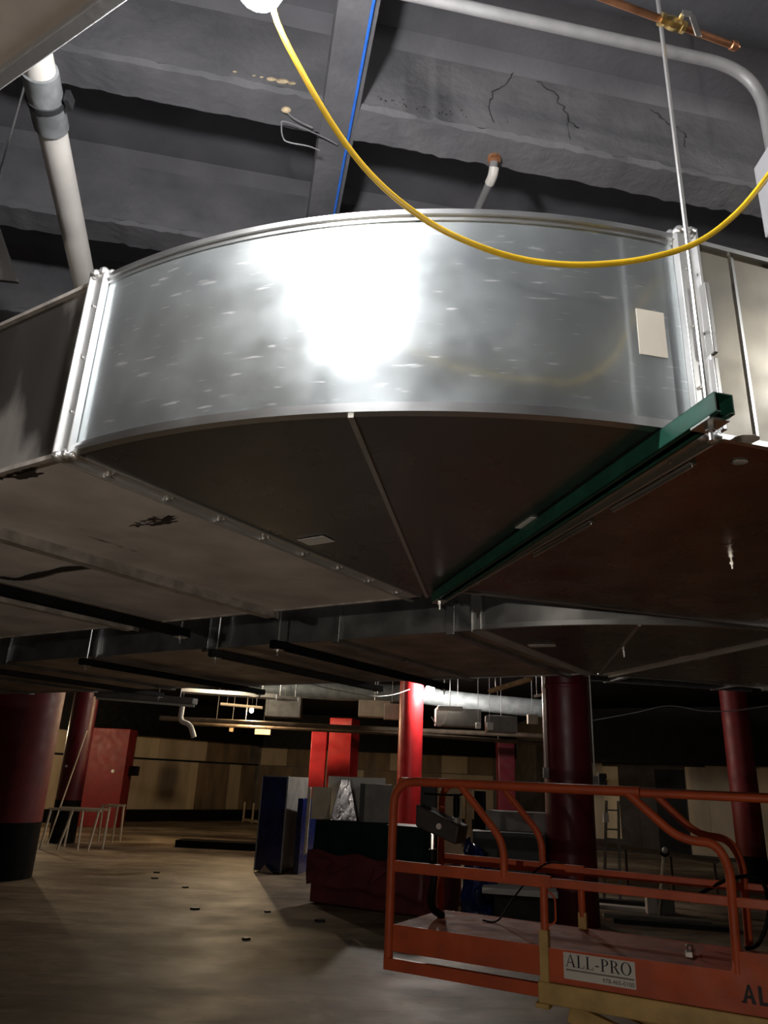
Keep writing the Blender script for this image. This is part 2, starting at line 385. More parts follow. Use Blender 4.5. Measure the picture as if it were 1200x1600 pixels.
# cracks in the joist face, seen as thin dark lips of broken paint
def on_joist(px0, z):   # a point a hair in front of joist 0's near face at horizontal position u
    p = du*px0 + dv*(2.07-.004); return (p.x, p.y, z)
def crack(pts, r):
    mb = MB(); pts = [a.lerp(b, t) for a, b in zip([Vector(p) for p in pts], [Vector(p) for p in pts[1:]]) for t in (0, .2, .4, .6, .8)] + [Vector(pts[-1])]; pts = [p+Vector((random.gauss(0, .005), 0, random.gauss(0, .005))) for p in pts]
    mb.tube(pts, [r*(.5+random.random()) for p in pts], 5); obj('crack', mb, M['crack'], ceiling)
crack([on_joist(.83, 4.68), on_joist(.80, 4.6), on_joist(.735, 4.52), on_joist(.72, 4.42), on_joist(.74, 4.36)], .0013)
crack([on_joist(.93, 4.64), on_joist(1.0, 4.585), on_joist(1.04, 4.52), on_joist(1.05, 4.46), on_joist(1.10, 4.43)], .0018)
crack([on_joist(1.05, 4.46), on_joist(1.055, 4.36)], .0008)
crack([on_joist(1.42, 4.62), on_joist(1.50, 4.56), on_joist(1.58, 4.52), on_joist(1.56, 4.44)], .0018)
mb = MB()
for i in range(46):
    p = on_joist(random.gauss(.42, .13), 4.355+abs(random.gauss(0, .025))); mb.ball(p, .0012+random.random()*.002, 5, 4)
pock = obj('pock_mark', mb, M['crack'], ceiling); pock['kind'] = 'stuff'
# pale chips left on the slab corner above the wire loop
for c, w in (((-0.551,2.019,4.360), .008), ((-0.522,2.012,4.360), .008), ((-0.488,2.026,4.360), .020), ((-0.447,2.021,4.360), .026), ((-0.412,2.028,4.360), .016), ((-0.615,1.980,4.360), .009)):
    u_ = Vector(c).dot(du); p = du*u_ + dv*2.066
    obj('paint_chip', MB().ball((p.x, p.y, c[2]), w, 7, 5, (1, .25, .45)), M['chip'], ceiling)

# plywood on the far walls
def panels(parent, p0, d, n, quads, name='plywood_panel'):
    d = Vector((*d, 0)).normalized(); n = Vector((*n, 0)).normalized()
    for (s0, s1, z0, z1, mm) in quads:
        t = .014 + random.random()*.016
        c = Vector((*p0, 0)) + d*(s0+s1)/2 + n*(t/2) + Vector((0, 0, (z0+z1)/2))
        obj(name, MB().obox(c, d*(s1-s0)/2*.992, n*t/2, (0, 0, (z1-z0)/2*.994)), M[mm], parent, smooth=False)
PBL = (-9.679, 31.235); DBL = (3.526, 3.963); NBL = (3.963, -3.526)
qs = []
for i, (s0, s1, mm) in enumerate(((-4.8, -3.6, 'ply'), (-3.6, -2.4, 'ply'), (-2.4, -1.2, 'ply_dark'), (-1.2, 0.1, 'ply'), (.1, 1.35, 'ply'), (1.35, 2.85, 'ply'), (2.85, 3.25, 'ply_pale'), (4.95, 5.6, 'ply'), (5.6, 6.4, 'ply_dark'))):
    qs.append((s0, s1, .45, 2.33, mm))
for s in range(5): qs.append((3.27+s*.335, 3.27+s*.335+.32, .45, 2.31, 'ply_dark'))
for i, s0 in enumerate((-4.8, -3.6, -2.4, -1.2, 0., 1.2, 2.4, 3.6, 4.8)): qs.append((s0, s0+1.2, 2.40, 3.3, ('ply', 'ply', 'ply', 'ply', 'ply_pale', 'ply', 'ply', 'ply_dark', 'ply_dark')[i]))
panels(w_bl, PBL, DBL, NBL, qs)
qs = []
x = -5.2; cyc = ('ply', 'ply_dark', 'ply', 'ply_dark', 'ply_dark', 'ply', 'ply_dark', 'ply', 'ply_dark', 'ply_dark'); i = 0
while x < 5.5:
    qs.append((x, x+1.2, .45, 2.35, cyc[(i*3+1) % 10])); qs.append((x, x+1.2, 2.38, 3.2, cyc[i % 10])); x += 1.2; i += 1
panels(w_re, (0, 36.13), (1, 0), (0, -1), qs)
PBR = (8.38, 27.47); DBR = (.82, -.573); NBR = (-.573, -.82)
panels(w_br, PBR, DBR, NBR, ((-1.3, -.25, .35, 2.85, 'ply'), (-.25, .30, .4, 2.75, 'ply_pale'), (2.55, 3.2, .1, 2.8, 'ply'), (3.2, 4.0, .1, 2.85, 'ply'), (4.4, 5.3, .1, 3.2, 'ply'), (5.3, 6.5, .1, 3.1, 'ply'), (6.5, 7.7, .1, 3.1, 'ply_dark')))
panels(w_br, PBR, DBR, NBR, ((.35, .95, .02, 2.8, 'wallgrey'), (.95, 1.55, .02, 2.8, 'wallgrey'), (1.55, 2.5, .02, 2.7, 'black')), 'partition_or_opening')  # the black one stands in for a dark opening in the wall
def strip(name, p, q, z0, z1, t, m, n):
    p, q = Vector((*p, 0)), Vector((*q, 0)); d = (q-p).normalized(); n = Vector((*n, 0)).normalized()
    o = obj(name, MB().obox((p+q)/2 + n*t/2 + Vector((0, 0, (z0+z1)/2)), d*((q-p).length/2), n*t/2, (0, 0, (z1-z0)/2)), m, smooth=False); o['kind'] = 'structure'; return o
strip('baseboard_back_left', bl0, bl1, 0, .44, .05, M['black'], NBL)
strip('baseboard_back', bl1, (6.6, 36.13), 0, .44, .05, M['black'], (0, -1))
strip('trim_1', bl0, bl1, 2.335, 2.395, .05, M['black'], NBL)
# black painted bulkhead under the slab, in front of the far walls
dBL = Vector((*DBL, 0)).normalized(); nBL = Vector((*NBL, 0)).normalized()
strip('trim_2', (bl0[0]+.2, bl0[1]-.1), bl1, 3.22, 4.68, .5, M['black'], NBL)
strip('trim_3', (bl1[0], bl1[1]), (6.6, 36.13), 3.15, 4.68, .5, M['black'], (0, -1))
strip('trim_4', br1, br0, 2.86, 4.68, .6, M['black'], NBR)

# ---------------------------------------------------------------- ducts
D0, D1 = 2.65, 3.145
C1 = Vector((.217, 3.053)); RH, RT = 1.737, .18
A0, A1 = R(235.2), R(285.3)
def pol(c, r, a): return Vector((c[0]+r*math.cos(a), c[1]+r*math.sin(a)))
def ring(mb, A, P, d, z0, z1, w, proj, pz=None):
    """rectangular flange frame round a duct end: A heel corner, P throat corner, d along the duct"""
    A, P, d = Vector((*A, 0)), Vector((*P, 0)), Vector((*d, 0)).normalized(); u = (P-A).normalized()
    pz = proj if pz is None else pz; A_, P_ = A-u*proj, P+u*proj; off = d*(w/2)
    for (p, q) in ((A_, P_),):
        mb.obox((p+q)/2+off+Vector((0, 0, z0-pz/2)), (q-p)/2, d*w/2, (0, 0, pz/2))
        mb.obox((p+q)/2+off+Vector((0, 0, z1+pz/2)), (q-p)/2, d*w/2, (0, 0, pz/2))
    for p, s in ((A, -1), (P, 1)):
        mb.obox(p+off+u*(s*proj/2)+Vector((0, 0, (z0+z1)/2)), u*proj/2, d*w/2, (0, 0, (z1-z0)/2+pz))
    return mb
def elbow(name, label, c, m_heel, m_under, near=True, a0=A0, a1=A1):
    t = thing(name, label, 'duct', (c[0], c[1], D0))
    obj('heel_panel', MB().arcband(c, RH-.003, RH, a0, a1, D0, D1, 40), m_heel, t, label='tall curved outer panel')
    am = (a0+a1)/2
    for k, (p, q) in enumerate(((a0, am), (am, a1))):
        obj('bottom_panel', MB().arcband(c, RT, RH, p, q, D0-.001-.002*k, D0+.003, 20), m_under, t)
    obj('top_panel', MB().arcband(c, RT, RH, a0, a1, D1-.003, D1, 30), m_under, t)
    obj('throat_panel', MB().arcband(c, RT, RT+.003, a0, a1, D0, D1, 8), m_under, t)
    obj('bottom_rim', MB().arcband(c, RH-.012, RH+.011, a0, a1, D0-.004, D0+.008, 40).arcband(c, RH, RH+.005, a0, a1, D0+.008, D0+.020, 40), M['galv_edge'], t, label='bright folded rim')
    obj('top_rim', MB().arcband(c, RH-.012, RH+.011, a0, a1, D1-.006, D1+.007, 40).arcband(c, RH, RH+.004, a0, a1, D1-.018, D1-.006, 40), M['galv_edge'], t, label='bright folded rim')
    p, q = pol(c, RT, am), pol(c, RH-.004, am)
    obj('standing_seam', MB().bar((*p, D0-.004), (*q, D0-.004), .012, .010), M['galv_edge'], t)
    for a, s in ((a0, 1), (a1, -1)):
        A, P = pol(c, RH, a), pol(c, RT, a); d = Vector((-math.sin(a), math.cos(a)))*s
        fl = obj('flange', ring(ring(MB(), A, P, d, D0, D1, .045, .020, .007), A-d*.004, P-d*.004, d, D0, D1, .007, .030, .020), M['galv_flange'], t, bevel=.002)
        u = (P-A).normalized()
        for i in range(8):
            for off in (.012, .034):
                if (i + (off > .02)) % 2 and not near: continue
                p = A + u*(.12+i*.19) + d*off
                if near: obj('screw', MB().cyl((*p, D0-.006), (*p, D0-.013), .005, 7), M['zinc'], fl)
        for zz in (.1, .25, .4):
            p = A + d*.03 - u*.021
            if near: obj('screw', MB().cyl((*p, D0+zz), (*(p-u*.004), D0+zz), .004, 7), M['zinc'], fl)
    return t
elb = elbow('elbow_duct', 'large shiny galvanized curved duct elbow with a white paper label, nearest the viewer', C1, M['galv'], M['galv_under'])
def label_on_heel(c, ang, z, w, h, m, parent):
    mb = MB(); da = w/RH/2; mb.arcband(c, RH+.0005, RH+.0015, ang-da, ang+da, z-h/2, z+h/2, 4); obj('paper_label', mb, m, parent, label='blank cream paper label')
ang = math.atan2(1.336-C1.y, .562-C1.x)
label_on_heel(C1, ang, 2.878, .066, .114, M['paper'], elb)
for c, e, w, h in (((-0.208,2.201,2.645), R(-33), .10, .062), ((0.410,1.951,2.645), R(105), .10, .04)):
    a_ = Vector((math.cos(e), math.sin(e), 0)); b_ = Vector((-math.sin(e), math.cos(e), 0))
    obj('paper_label', MB().obox(c, a_*w/2, b_*h/2, (0, 0, .0006)), M['white_paper'], elb, label='small white label under the elbow')
# sealed corners where the flanges bolt together
for a, s in ((A0, 1), (A1, -1)):
    A = pol(C1, RH, a); d = Vector((-math.sin(a), math.cos(a)))*s; u = -(A-C1).normalized()
    for zz in (D0-.012, D1+.012):
        mb = MB(); p = A - u*.018 + d*.01
        mb.ball((*p, zz), .017, 8, 6, (1, 1, .8)); mb.ball((*(p+d*.022+u*.006), zz+.004), .014, 8, 6); mb.ball((*(p+d*.035+u*.02), zz+.003), .012, 8, 6)
        obj('corner_bolt', mb, M['galv_flange'], elb)

def straight(name, label, A, P, d, L, segs, mats, cat='duct', jw=.05, jp=.022):
    """a straight rectangular duct from flange line A (viewer side) - P (far side) going along d, in sections joined by flanges"""
    t = thing(name, label, cat, (A[0], A[1], D0))
    d = Vector(d).normalized(); A, P = Vector(A), Vector(P); m_side, m_bot, m_edge = mats
    u = (P-A).normalized(); cuts = [0.003] + list(segs) + [L]
    for i in range(len(cuts)-1):
        s0, s1 = cuts[i], cuts[i+1]; jt = .001*(i % 2)
        a, b, p, q = A+d*s0, A+d*s1, P+d*s0, P+d*s1
        obj('bottom_panel', MB().hexa([(*a, D0-jt), (*b, D0-jt), (*q, D0-jt), (*p, D0-jt)], [(*a, D0+.004), (*b, D0+.004), (*q, D0+.004), (*p, D0+.004)]), m_bot, t, smooth=False)
        obj('top_panel', MB().hexa([(*a, D1-.004), (*b, D1-.004), (*q, D1-.004), (*p, D1-.004)], [(*a, D1), (*b, D1), (*q, D1), (*p, D1)]), m_side, t, smooth=False)
        for (x, y, s) in ((a, b, 1), (p, q, -1)):
            n = u*.003*s
            obj('side_panel', MB().hexa([(*x, D0), (*y, D0), (*(y+n), D0), (*(x+n), D0)], [(*x, D1), (*y, D1), (*(y+n), D1), (*(x+n), D1)]), m_side, t, smooth=False)
        for (x, y, s) in ((a, b, -1), (p, q, 1)):
            n = u*s*.006
            [obj('edge_fold', MB().bar((*(x+n), zz), (*(y+n), zz), .014, .012), m_edge, t) for zz in (D0-.001, D1)]
    for s in segs:
        obj('flange_joint', ring(MB(), A+d*(s-jw/2), P+d*(s-jw/2), d, D0, D1, jw, jp), m_edge, t, bevel=.002)
    return t
AL, PL_ = pol(C1, RH, A0), pol(C1, RT, A0)
DL = (math.cos(R(148.0)), math.sin(R(148.0)))
def rel(p): return (p[0]-AL.x, p[1]-AL.y, 0)
spots = [(rel((-0.940,1.749,2.650)), (.17, .10, .2), 3.0, R(150), .54), (rel((-0.680,2.096,2.650)), (.22, .09, .2), 3.8, R(150), .57), (rel((-0.878,2.385,2.650)), (.30, .03, .2), 1.6, R(56), .64), (rel((-1.269,2.643,2.650)), (.2, .2, .2), 1.2, R(20), .74)]
M['dusty_stained'] = stained('dusty_stained_underside', (((.74, .69, .66), .68, .1, .3, 3.5, .12, .03, 30, (1, 1, 1), (.52, .475, .45)), {}), spots)
ld = straight('straight_duct', 'dusty old straight duct running left from the shiny near elbow, smeared underside', AL, PL_, DL, 6.5, (.72, 1.64, 2.9, 4.1, 5.3), (M['galv_old'], M['dusty_stained'], mat('dusty_joint', (.40, .37, .34), .5, .4, .3, 14, .1)), jp=.036)
# strip of black tape hanging loose on the underside of the second section
tp = [(-1.517,2.868,2.645), (-1.449,2.886,2.645), (-1.299,2.773,2.645), (-1.163,2.678,2.645), (-1.054,2.642,2.645)]
tp = smoothpts(tp, 5); mb = MB()
for i in range(len(tp)-1): mb.bar(tp[i], tp[i+1], (.030+.006*math.sin(i))*1.35, .002)
obj('tape_strip', mb, M['tape'], ld, label='strip of black tape')
AR, PR_ = pol(C1, RH, A1), pol(C1, RT, A1)
DR = (math.cos(R(15.3)), math.sin(R(15.3)))
rd = straight('straight_duct', 'tan stained straight duct running right from the shiny near elbow, dark reddish underside', AR, PR_ - (PR_-AR).normalized()*.12, DR, 5.0, (1.55, 2.8, 4.0), (M['galv_tan'], M['bottom_red'], M['galv_edge']))
p = AR + Vector(DR)*.115; n = Vector((.264, -.964))
obj('standing_seam', MB().bar((*(p+n*.002), D0+.01), (*(p+n*.002), D1-.005), .007, .004, (n.x, n.y, 0)), M['galv_edge'], rd)
uR = (PR_-AR).normalized()
for s0, s1 in ((.10, .42), (.52, .86)):
    p, q = AR+uR*s0+Vector(DR)*.030, AR+uR*s1+Vector(DR)*.030
    obj('cleat', MB().bar((*p, D0-.008), (*q, D0-.008), .020, .014).bar((*p, D0-.018), (*q, D0-.018), .006, .010), M['zinc'], rd, bevel=.002, label='bright drive cleat')
for (c) in ((1.105,2.225,2.644), (1.318,3.942,2.644)):
    obj('bolt', MB().cyl((c[0], c[1], D0), (c[0], c[1], D0-.03), .005, 7).cyl((c[0], c[1], D0-.008), (c[0], c[1], D0-.016), .010, 6), M['zinc'], rd)
# patches of old sealant on the right duct
M['sealant'] = mat('grey_sealant', (.42, .40, .37), .6, 0., .3, 20)
for c, w, h in (((0.786,1.491,2.648), .020, .03), ((0.746,1.377,2.648), .03, .008)):
    obj('sealant_patch', MB().ball(c, w, 9, 5, (1, .8, .06)), M['sealant'], rd)
# bright upright cleats on the near right flange, as bolted channel pieces
for (s, z0, z1, w) in ((.0, D0+.18, D0+.36, .022), (.0, D0+.0, D0+.17, .016)):
    p = AR - uR*.030 + Vector(DR)*(.002)
    obj('cleat', MB().bar((*p, z0), (*p, z1), w, .012, (DR[0], DR[1], 0)), M['zinc'], rd, bevel=.002, label='bright upright cleat on the corner')

# second run behind
C2 = C1 + Vector((1.235, 1.89))
elb2 = elbow('elbow_duct', 'second dark galvanized duct elbow farther back, behind the near elbow, above the maroon column', C2, M['far_duct'], M['galv_under'], False)
for c, e in (((0.858,3.847,2.645), R(-20)), ((1.720,4.010,2.645), R(20))):
    a_ = Vector((math.cos(e), math.sin(e), 0)); b_ = Vector((-math.sin(e), math.cos(e), 0))
    obj('paper_label', MB().obox(c, a_*.07, b_*.035, (0, 0, .0006)), M['white_paper'], elb2)
A2, P2 = pol(C2, RH, A0), pol(C2, RT, A0)
straight('straight_duct', 'far straight duct running left behind the near ducts, brown underside on black hangers', A2, P2, DL, 6.8, (.12, .80, 1.75, 2.75, 3.75, 4.8, 5.8), (M['far_duct'], M['far_under'], M['far_duct']), jw=.045)
A2r, P2r = pol(C2, RH, A1), pol(C2, RT, A1)
straight('straight_duct', 'far straight duct running right behind the near ducts, over the right red column', A2r, P2r, DR, 5.5, (1.2, 2.4, 3.6, 4.6), (M['far_duct'], M['galv_under'], M['far_duct']), jw=.045)
# third duct over the viewer's left shoulder, higher up
e0, e1 = Vector((-0.881,1.199,3.360)[:2]), Vector((-0.589,1.019,3.360)[:2])
d3 = (e1-e0).normalized(); n3 = Vector((d3.y, -d3.x))
t = thing('high_duct', 'dull duct at top left corner, hung highest and nearest overhead', 'duct', (e0.x, e0.y, 3.36))
q0, q1 = e0 - d3*2.2, e0 + d3*.55
for (s0, s1) in ((0, .5), (.5, 1.)):
    a, b = q0.lerp(q1, s0), q0.lerp(q1, s1)
    obj('bottom_panel', MB().hexa([(*a, 3.36), (*b, 3.36), (*(b+n3*.8), 3.36), (*(a+n3*.8), 3.36)], [(*a, 3.365), (*b, 3.365), (*(b+n3*.8), 3.365), (*(a+n3*.8), 3.365)]), M['dusty'], t, smooth=False)
for off in (0, .8):
    a, b = q0+n3*off, q1+n3*off; obj('side_panel', MB().bar((*a, 3.51), (*b, 3.51), .004, .30), M['galv_old'], t)
obj('edge_fold', MB().bar((*q0, 3.352), (*q1, 3.352), .030, .022), M['conduit'], t, bevel=.003)
obj('top_panel', MB().hexa([(*q0, 3.655), (*q1, 3.655), (*(q1+n3*.8), 3.655), (*(q0+n3*.8), 3.655)], [(*q0, 3.66), (*q1, 3.66), (*(q1+n3*.8), 3.66), (*(q0+n3*.8), 3.66)]), M['galv_old'], t, smooth=False)
obj('end_cap', MB().bar((*q1, 3.51), (*(q1+n3*.8), 3.51), .004, .30), M['galv_old'], t)

# ---------------------------------------------------------------- hangers
def channel_mb(L, w=.041, h=.041, t=.0035):
    mb = MB(); mb.box(-w/2, w/2, 0, L, h-t, h); mb.box(-w/2, -w/2+t, 0, L, 0, h); mb.box(w/2-t, w/2, 0, L, 0, h)
    mb.box(-w/2, -w/2+.011, 0, L, 0, t); mb.box(w/2-.011, w/2, 0, L, 0, t); return mb
def hanger(label, p0, p1, z, m, rod_z, near=False, rods=(1, 1), group=None):
    p0, p1 = Vector(p0[:2]), Vector(p1[:2]); d = p1-p0; L = d.length; rz = math.atan2(d.y, d.x) - math.pi/2
    t = thing('trapeze_hanger', label, 'hanger', (p0.x, p0.y, z), rz, group)
    obj('channel', channel_mb(L), m, t, local=True, smooth=False, bevel=.001 if near else 0)
    for k, y in enumerate((.045, L-.045)):
        if not rods[k]: continue
        o = obj('rod', MB().cyl((0, y, -.035), (0, y, rod_z - z), .0048, 8), M['rod'], t, local=True)
        obj('washer_plate', MB().box(-.022, .022, y-.028, y+.028, -.006, -.0005), M['zinc'], t, local=True, bevel=.001)
        obj('nut', MB().cyl((0, y, -.016), (0, y, -.006), .0095, 6), M['zinc'], t, local=True)
    return t
hanger('green channel hanger with a bright steel rod, crossing under the near elbow at right', (.612, 1.185), (.218, 2.80), 2.602, M['green'], ZB+.1, True)
def cross(A, P, d, pt, over_near, over_far):
    """ends of a channel that crosses a duct through point pt, square to it"""
    A, P, d, pt = Vector(A), Vector(P), Vector(d).normalized(), Vector(pt[:2]); u = (P-A).normalized()
    def hit(q):
        den = u.x*d.y - u.y*d.x; w = q - pt; return (w.x*d.y - w.y*d.x)/den
    return pt + u*(hit(A)-over_near), pt + u*(hit(P)+over_far)
h = cross(AL, PL_, DL, (-1.077,3.554,2.580), .09, .12)
hanger('black channel hanger under the dusty left duct, sticking out past its far edge', h[0], h[1], 2.582, M['black'], ZB+.1)
for (pt, on, m, lab) in (((-0.680,3.716,2.580), .22, 'black', 'nearest the second elbow'), ((-1.110,4.082,2.580), .10, 'dark', 'second from the second elbow'), ((-2.115,4.661,2.580), .10, 'black', 'third from the second elbow'), ((-2.761,5.828,2.580), .10, 'dark', 'leftmost in the frame')):
    h = cross(A2, P2, DL, pt, on, .10)
    hanger('black channel hanger under the far left duct, ' + lab, h[0], h[1], 2.580, M[m], ZB+.1)

# ---------------------------------------------------------------- overhead pipes
t = thing('drain_pipe', 'fat pale drain pipe with a grey rubber coupling, left under the ceiling', 'pipe', (-1.034,1.549,3.750))
pa, pb = Vector((-1.014,1.548,3.750)), Vector((-1.233,2.481,3.750)); dp = (pb-pa).normalized()
obj('pipe', MB().cyl(pa-dp*.75, pb+dp*1.4, .043, 20), M['pvc'], t)
obj('coupling', MB().tube([pa-dp*.045, pa-dp*.043, pa+dp*.150, pa+dp*.152], [.044, .050, .050, .044], 20), M['rubber'], t, label='grey rubber coupling')
obj('clamp_band', MB().tube([pa+dp*.045, pa+dp*.046, pa+dp*.062, pa+dp*.063], [.049, .054, .054, .049], 20).box(pa.x+.048, pa.x+.062, pa.y+.035, pa.y+.07, pa.z-.02, pa.z+.02), M['dark'], t, label='dark clamp band')

t = thing('conduit', 'grey painted conduit bending down into a grey box at top right', 'conduit', (.9, 1.5, 3.9))
cz = 3.9
c0, c1 = Vector((0.075,1.370,3.900)), Vector((0.866,1.507,3.900)); dc = (c1-c0); dc.z = 0; dc.normalize()
endx = c0 + dc*((1.012-c0.x)/dc.x)
pts = fillet([c0-dc*1.4, endx, Vector((endx.x+.002, endx.y, 3.58))], .19, 10)
obj('conduit_tube', MB().tube(pts, .0165, 14), M['conduit'], t)
for s in (-.6,):
    p = c0+dc*s; obj('conduit_strap', MB().cyl((p.x, p.y, cz), (p.x, p.y, ZB+.02), .004, 6).tube([p-dc*.012, p+dc*.012], .020, 12), M['zinc'], t)
o = one('junction_box', MB().box(endx.x-.022, endx.x+.20, endx.y-.05, endx.y+.06, 3.36, 3.60), M['greybox'], 'flat grey metal box under the bent conduit, at the right edge', 'box', bevel=.004)
obj('box_cover', MB().box(endx.x-.018, endx.x+.20, endx.y-.056, endx.y-.05, 3.364, 3.596), M['greybox'], o, bevel=.002)

t = thing('copper_pipe', 'thin aged copper pipe with a brass ball valve, capped, at top right', 'pipe', (0.605,1.191,3.600))
k0, k1 = Vector((0.439,1.139,3.600)), Vector((0.773,1.236,3.600)); dk = (k1-k0).normalized(); kv = k0 + dk*((Vector((0.607,1.190,3.600))-k0).dot(dk)); sd = Vector((dk.y, -dk.x, 0))
obj('pipe', MB().cyl(k0-dk*.45, k1, .0078, 12), M['copper'], t)
obj('end_cap', MB().tube([k1-dk*.012, k1-dk*.010, k1+dk*.004, k1+dk*.006, k1+dk*.012], [.008, .0108, .0108, .007, .005], 12), M['copper'], t)
vb = obj('valve_body', MB().tube([kv-dk*.034, kv-dk*.033, kv-dk*.022, kv-dk*.021, kv-dk*.014, kv, kv+dk*.014, kv+dk*.021, kv+dk*.022, kv+dk*.033, kv+dk*.034], [.009, .0145, .0145, .011, .0135, .0155, .0135, .011, .0135, .0135, .009], 8), M['brass'], t, label='brass ball valve')
hs = kv + sd*.012 + dk*.012
obj('valve_stem', MB().cyl(kv+dk*.012, hs+Vector((0, 0, .004))+sd*.012, .006, 8), M['brass'], vb)
h0 = hs+sd*.016
obj('valve_handle', MB().bar(h0-dk*.006, h0+dk*.016+sd*.004, .018, .003, sd).bar(h0+dk*.016+sd*.003, h0+dk*.028+sd*.002+Vector((0, 0, -.062)), .017, .003, sd), M['handle'], vb, bevel=.001, label='bright lever handle')
for s in (-.35,):
    p = k0+dk*s; obj('pipe_hanger', MB().cyl((p.x, p.y, 3.6), (p.x, p.y, ZS), .003, 6).tube([p-dk*.008, p+dk*.008], .011, 10), M['zinc'], t)

t = thing('sprinkler_pipe', 'short grey pipe stub with a pale elbow hanging from a rusty escutcheon on the joist', 'pipe', (0.370,2.266,4.300))
s0 = Vector((0.376,2.269,4.300)); s1 = Vector((s0.x-.003, s0.y+.02, 4.225)); s2 = Vector((0.316,2.547,4.205))
obj('escutcheon', MB().cyl((s0.x, s0.y, 4.305), (s0.x, s0.y, 4.285), .026, 14).ball((s0.x, s0.y, 4.285), .018, 10, 6), M['rust'], t, label='rusty escutcheon')
obj('pipe', MB().tube(fillet([(s0.x, s0.y, 4.29), s1, s2 + (s2-s1).normalized()*.8], .05), .0165, 12), M['conduit'], t)
obj('elbow_fitting', MB().tube(fillet([(s0.x, s0.y, 4.25), s1, s1+(s2-s1).normalized()*.035], .04), [.020]*8, 12), M['pvc'], t, label='pale elbow fitting')

# blue line along the girder, and a bent wire loop
g_r = .085+.125-.018
pts = [du*g_r + dv*v + Vector((0, 0, ZB-.018-.004*math.sin(v*2))) for v in (-2.4, -1, 0, 1, 1.6, 2.2, 2.8, 3.6, 5)]
one('blue_cable', MB().tube(smoothpts(pts, 4), .0055, 8), M['blue'], 'bright blue cable running along the underside of the ceiling girder', 'cable')
o = thing('wire_loop', 'bent grey wire loop dangling from a rusty clip on the left joist', 'wire', (-0.433,2.081,4.290))
w = [(-0.423,2.099,4.285), (-0.368,2.125,4.270), (-0.332,2.138,4.260)]
obj('rusty_clip', MB().ball((-0.434,2.085,4.295), .016, 8, 6, (1.2, .8, .8)), M['chip'], o)
wl = [(-0.247,2.226,4.285), (-0.311,2.172,4.270), (-0.432,2.087,4.240), (-0.447,2.099,4.230), (-0.444,2.130,4.210), (-0.425,2.143,4.200), (-0.353,2.157,4.200), (-0.306,2.176,4.200)]
obj('wire', MB().tube(smoothpts(wl, 5), .0028, 6).tube(smoothpts([(-0.434,2.084,4.290), (-0.404,2.110,4.280), (-0.338,2.143,4.275)], 4), .004, 6), M['conduit'], o)
# end of an old bracket at the left edge
b0 = Vector((-1.313,2.000,3.593)); b1 = Vector((-1.216,2.000,3.414)); b2 = Vector((-1.275,2.000,3.421))
mb = MB(); lft = Vector((-.28, .02, .03))
vs = [b0+Vector((-.02, 0, .05)), b1, b2+lft, b0+lft+Vector((0, 0, .12))]; th = Vector((.0, .012, 0))
mb.add([*vs, *[v+th for v in vs]], [(3,2,1,0),(4,5,6,7),(0,1,5,4),(1,2,6,5),(2,3,7,6),(3,0,4,7)])
o = one('sheet_bracket', mb, M['galv_old'], 'small grey sheet metal gusset hanging at the left edge above the dusty duct', 'bracket')
obj('rod', MB().cyl((b2.x-.1, b2.y+.006, b2.z+.05), (b2.x-.1, b2.y+.006, ZB+.1), .004, 6), M['rod'], o)

# ---------------------------------------------------------------- work lights and added fill
def work_or_fill_light(name, label, c, strength, col=(1, .96, .9), r=.045, hang=None, group=None, stem=.09):
    c = Vector(c); t = thing(name, label, 'lamp', c + Vector((0, 0, stem)), 0, group)
    obj('bulb', MB().ball(c, r, 14, 10, (1, 1, 1.15)), emit(name+'_glow', col, strength), t)
    obj('socket', MB().tube([c+Vector((0, 0, r*1.05)), c+Vector((0, 0, r*1.1)), c+Vector((0, 0, stem)), c+Vector((0, 0, stem+.02))], [.012, .020, .020, .010], 12), M['dark'], t)
    if hang: obj('hook', MB().cyl(c+Vector((0, 0, stem+.015)), (c.x, c.y, hang), .003, 6), M['zinc'], t)
    return t
L1 = Vector((-.280, .975, 3.372))
LR = Vector((2.5, .75, 3.75))
LB = Vector((-1.3, -1.8, 1.75))
work_or_fill_light('work_or_fill_light', 'glaring work light bulb at the top edge, beside the high duct', L1, BULB_NEAR, (1, .97, .97), .05, hang=ZS)
work_or_fill_light('work_or_fill_light', 'work light bulb on the yellow cord, off to the right above the tan duct', LR, BULB_RIGHT, hang=ZS)
lb = work_or_fill_light('work_or_fill_light', 'added fill bulb in a shade, hanging low and unseen behind the viewer', LB, FILL_BEHIND, (1, .89, .76), .021, hang=ZS)  # unseen bulb added to brighten the undersides and the lift
ax = Vector((math.cos(R(52)), math.sin(R(52)), .06)).normalized()
sh_ = obj('fill_shade', MB().tube([LB-ax*.075, LB-ax*.074, LB-ax*.05, LB+ax*.02, LB+ax*.10], [.010, .03, .075, .095, .118], 24, cap=False), M['dark'], lb)  # added to keep this fill off the left column
sm_ = sh_.modifiers.new('thick', 'SOLIDIFY'); sm_.thickness = .002
cp = [L1+Vector((0, 0, .10)), L1+Vector((.02, .01, .06)), Vector((-0.250,0.990,3.306)), Vector((-0.179,1.020,3.169)), Vector((-0.101,1.050,3.054)), Vector((-0.027,1.070,2.975)), Vector((0.059,1.090,2.918)), Vector((0.143,1.100,2.881)), Vector((0.226,1.110,2.862)), Vector((0.309,1.110,2.853)), Vector((0.391,1.110,2.859)), Vector((0.471,1.100,2.870)), Vector((0.557,1.100,2.908)), Vector((0.631,1.090,2.969)), Vector((0.697,1.080,3.053)), Vector((0.785,1.070,3.183)), Vector((.95, 1.05, 3.36)), Vector((1.35, 1.0, 3.62)), Vector((1.85, .9, 3.80)), LR+Vector((-.15, .05, .13)), LR+Vector((0, 0, .10))]
one('extension_cord', MB().tube(smoothpts(cp, 6), .0056, 10), M['yellow'], 'bright yellow extension cord drooping across the shiny elbow', 'cord')
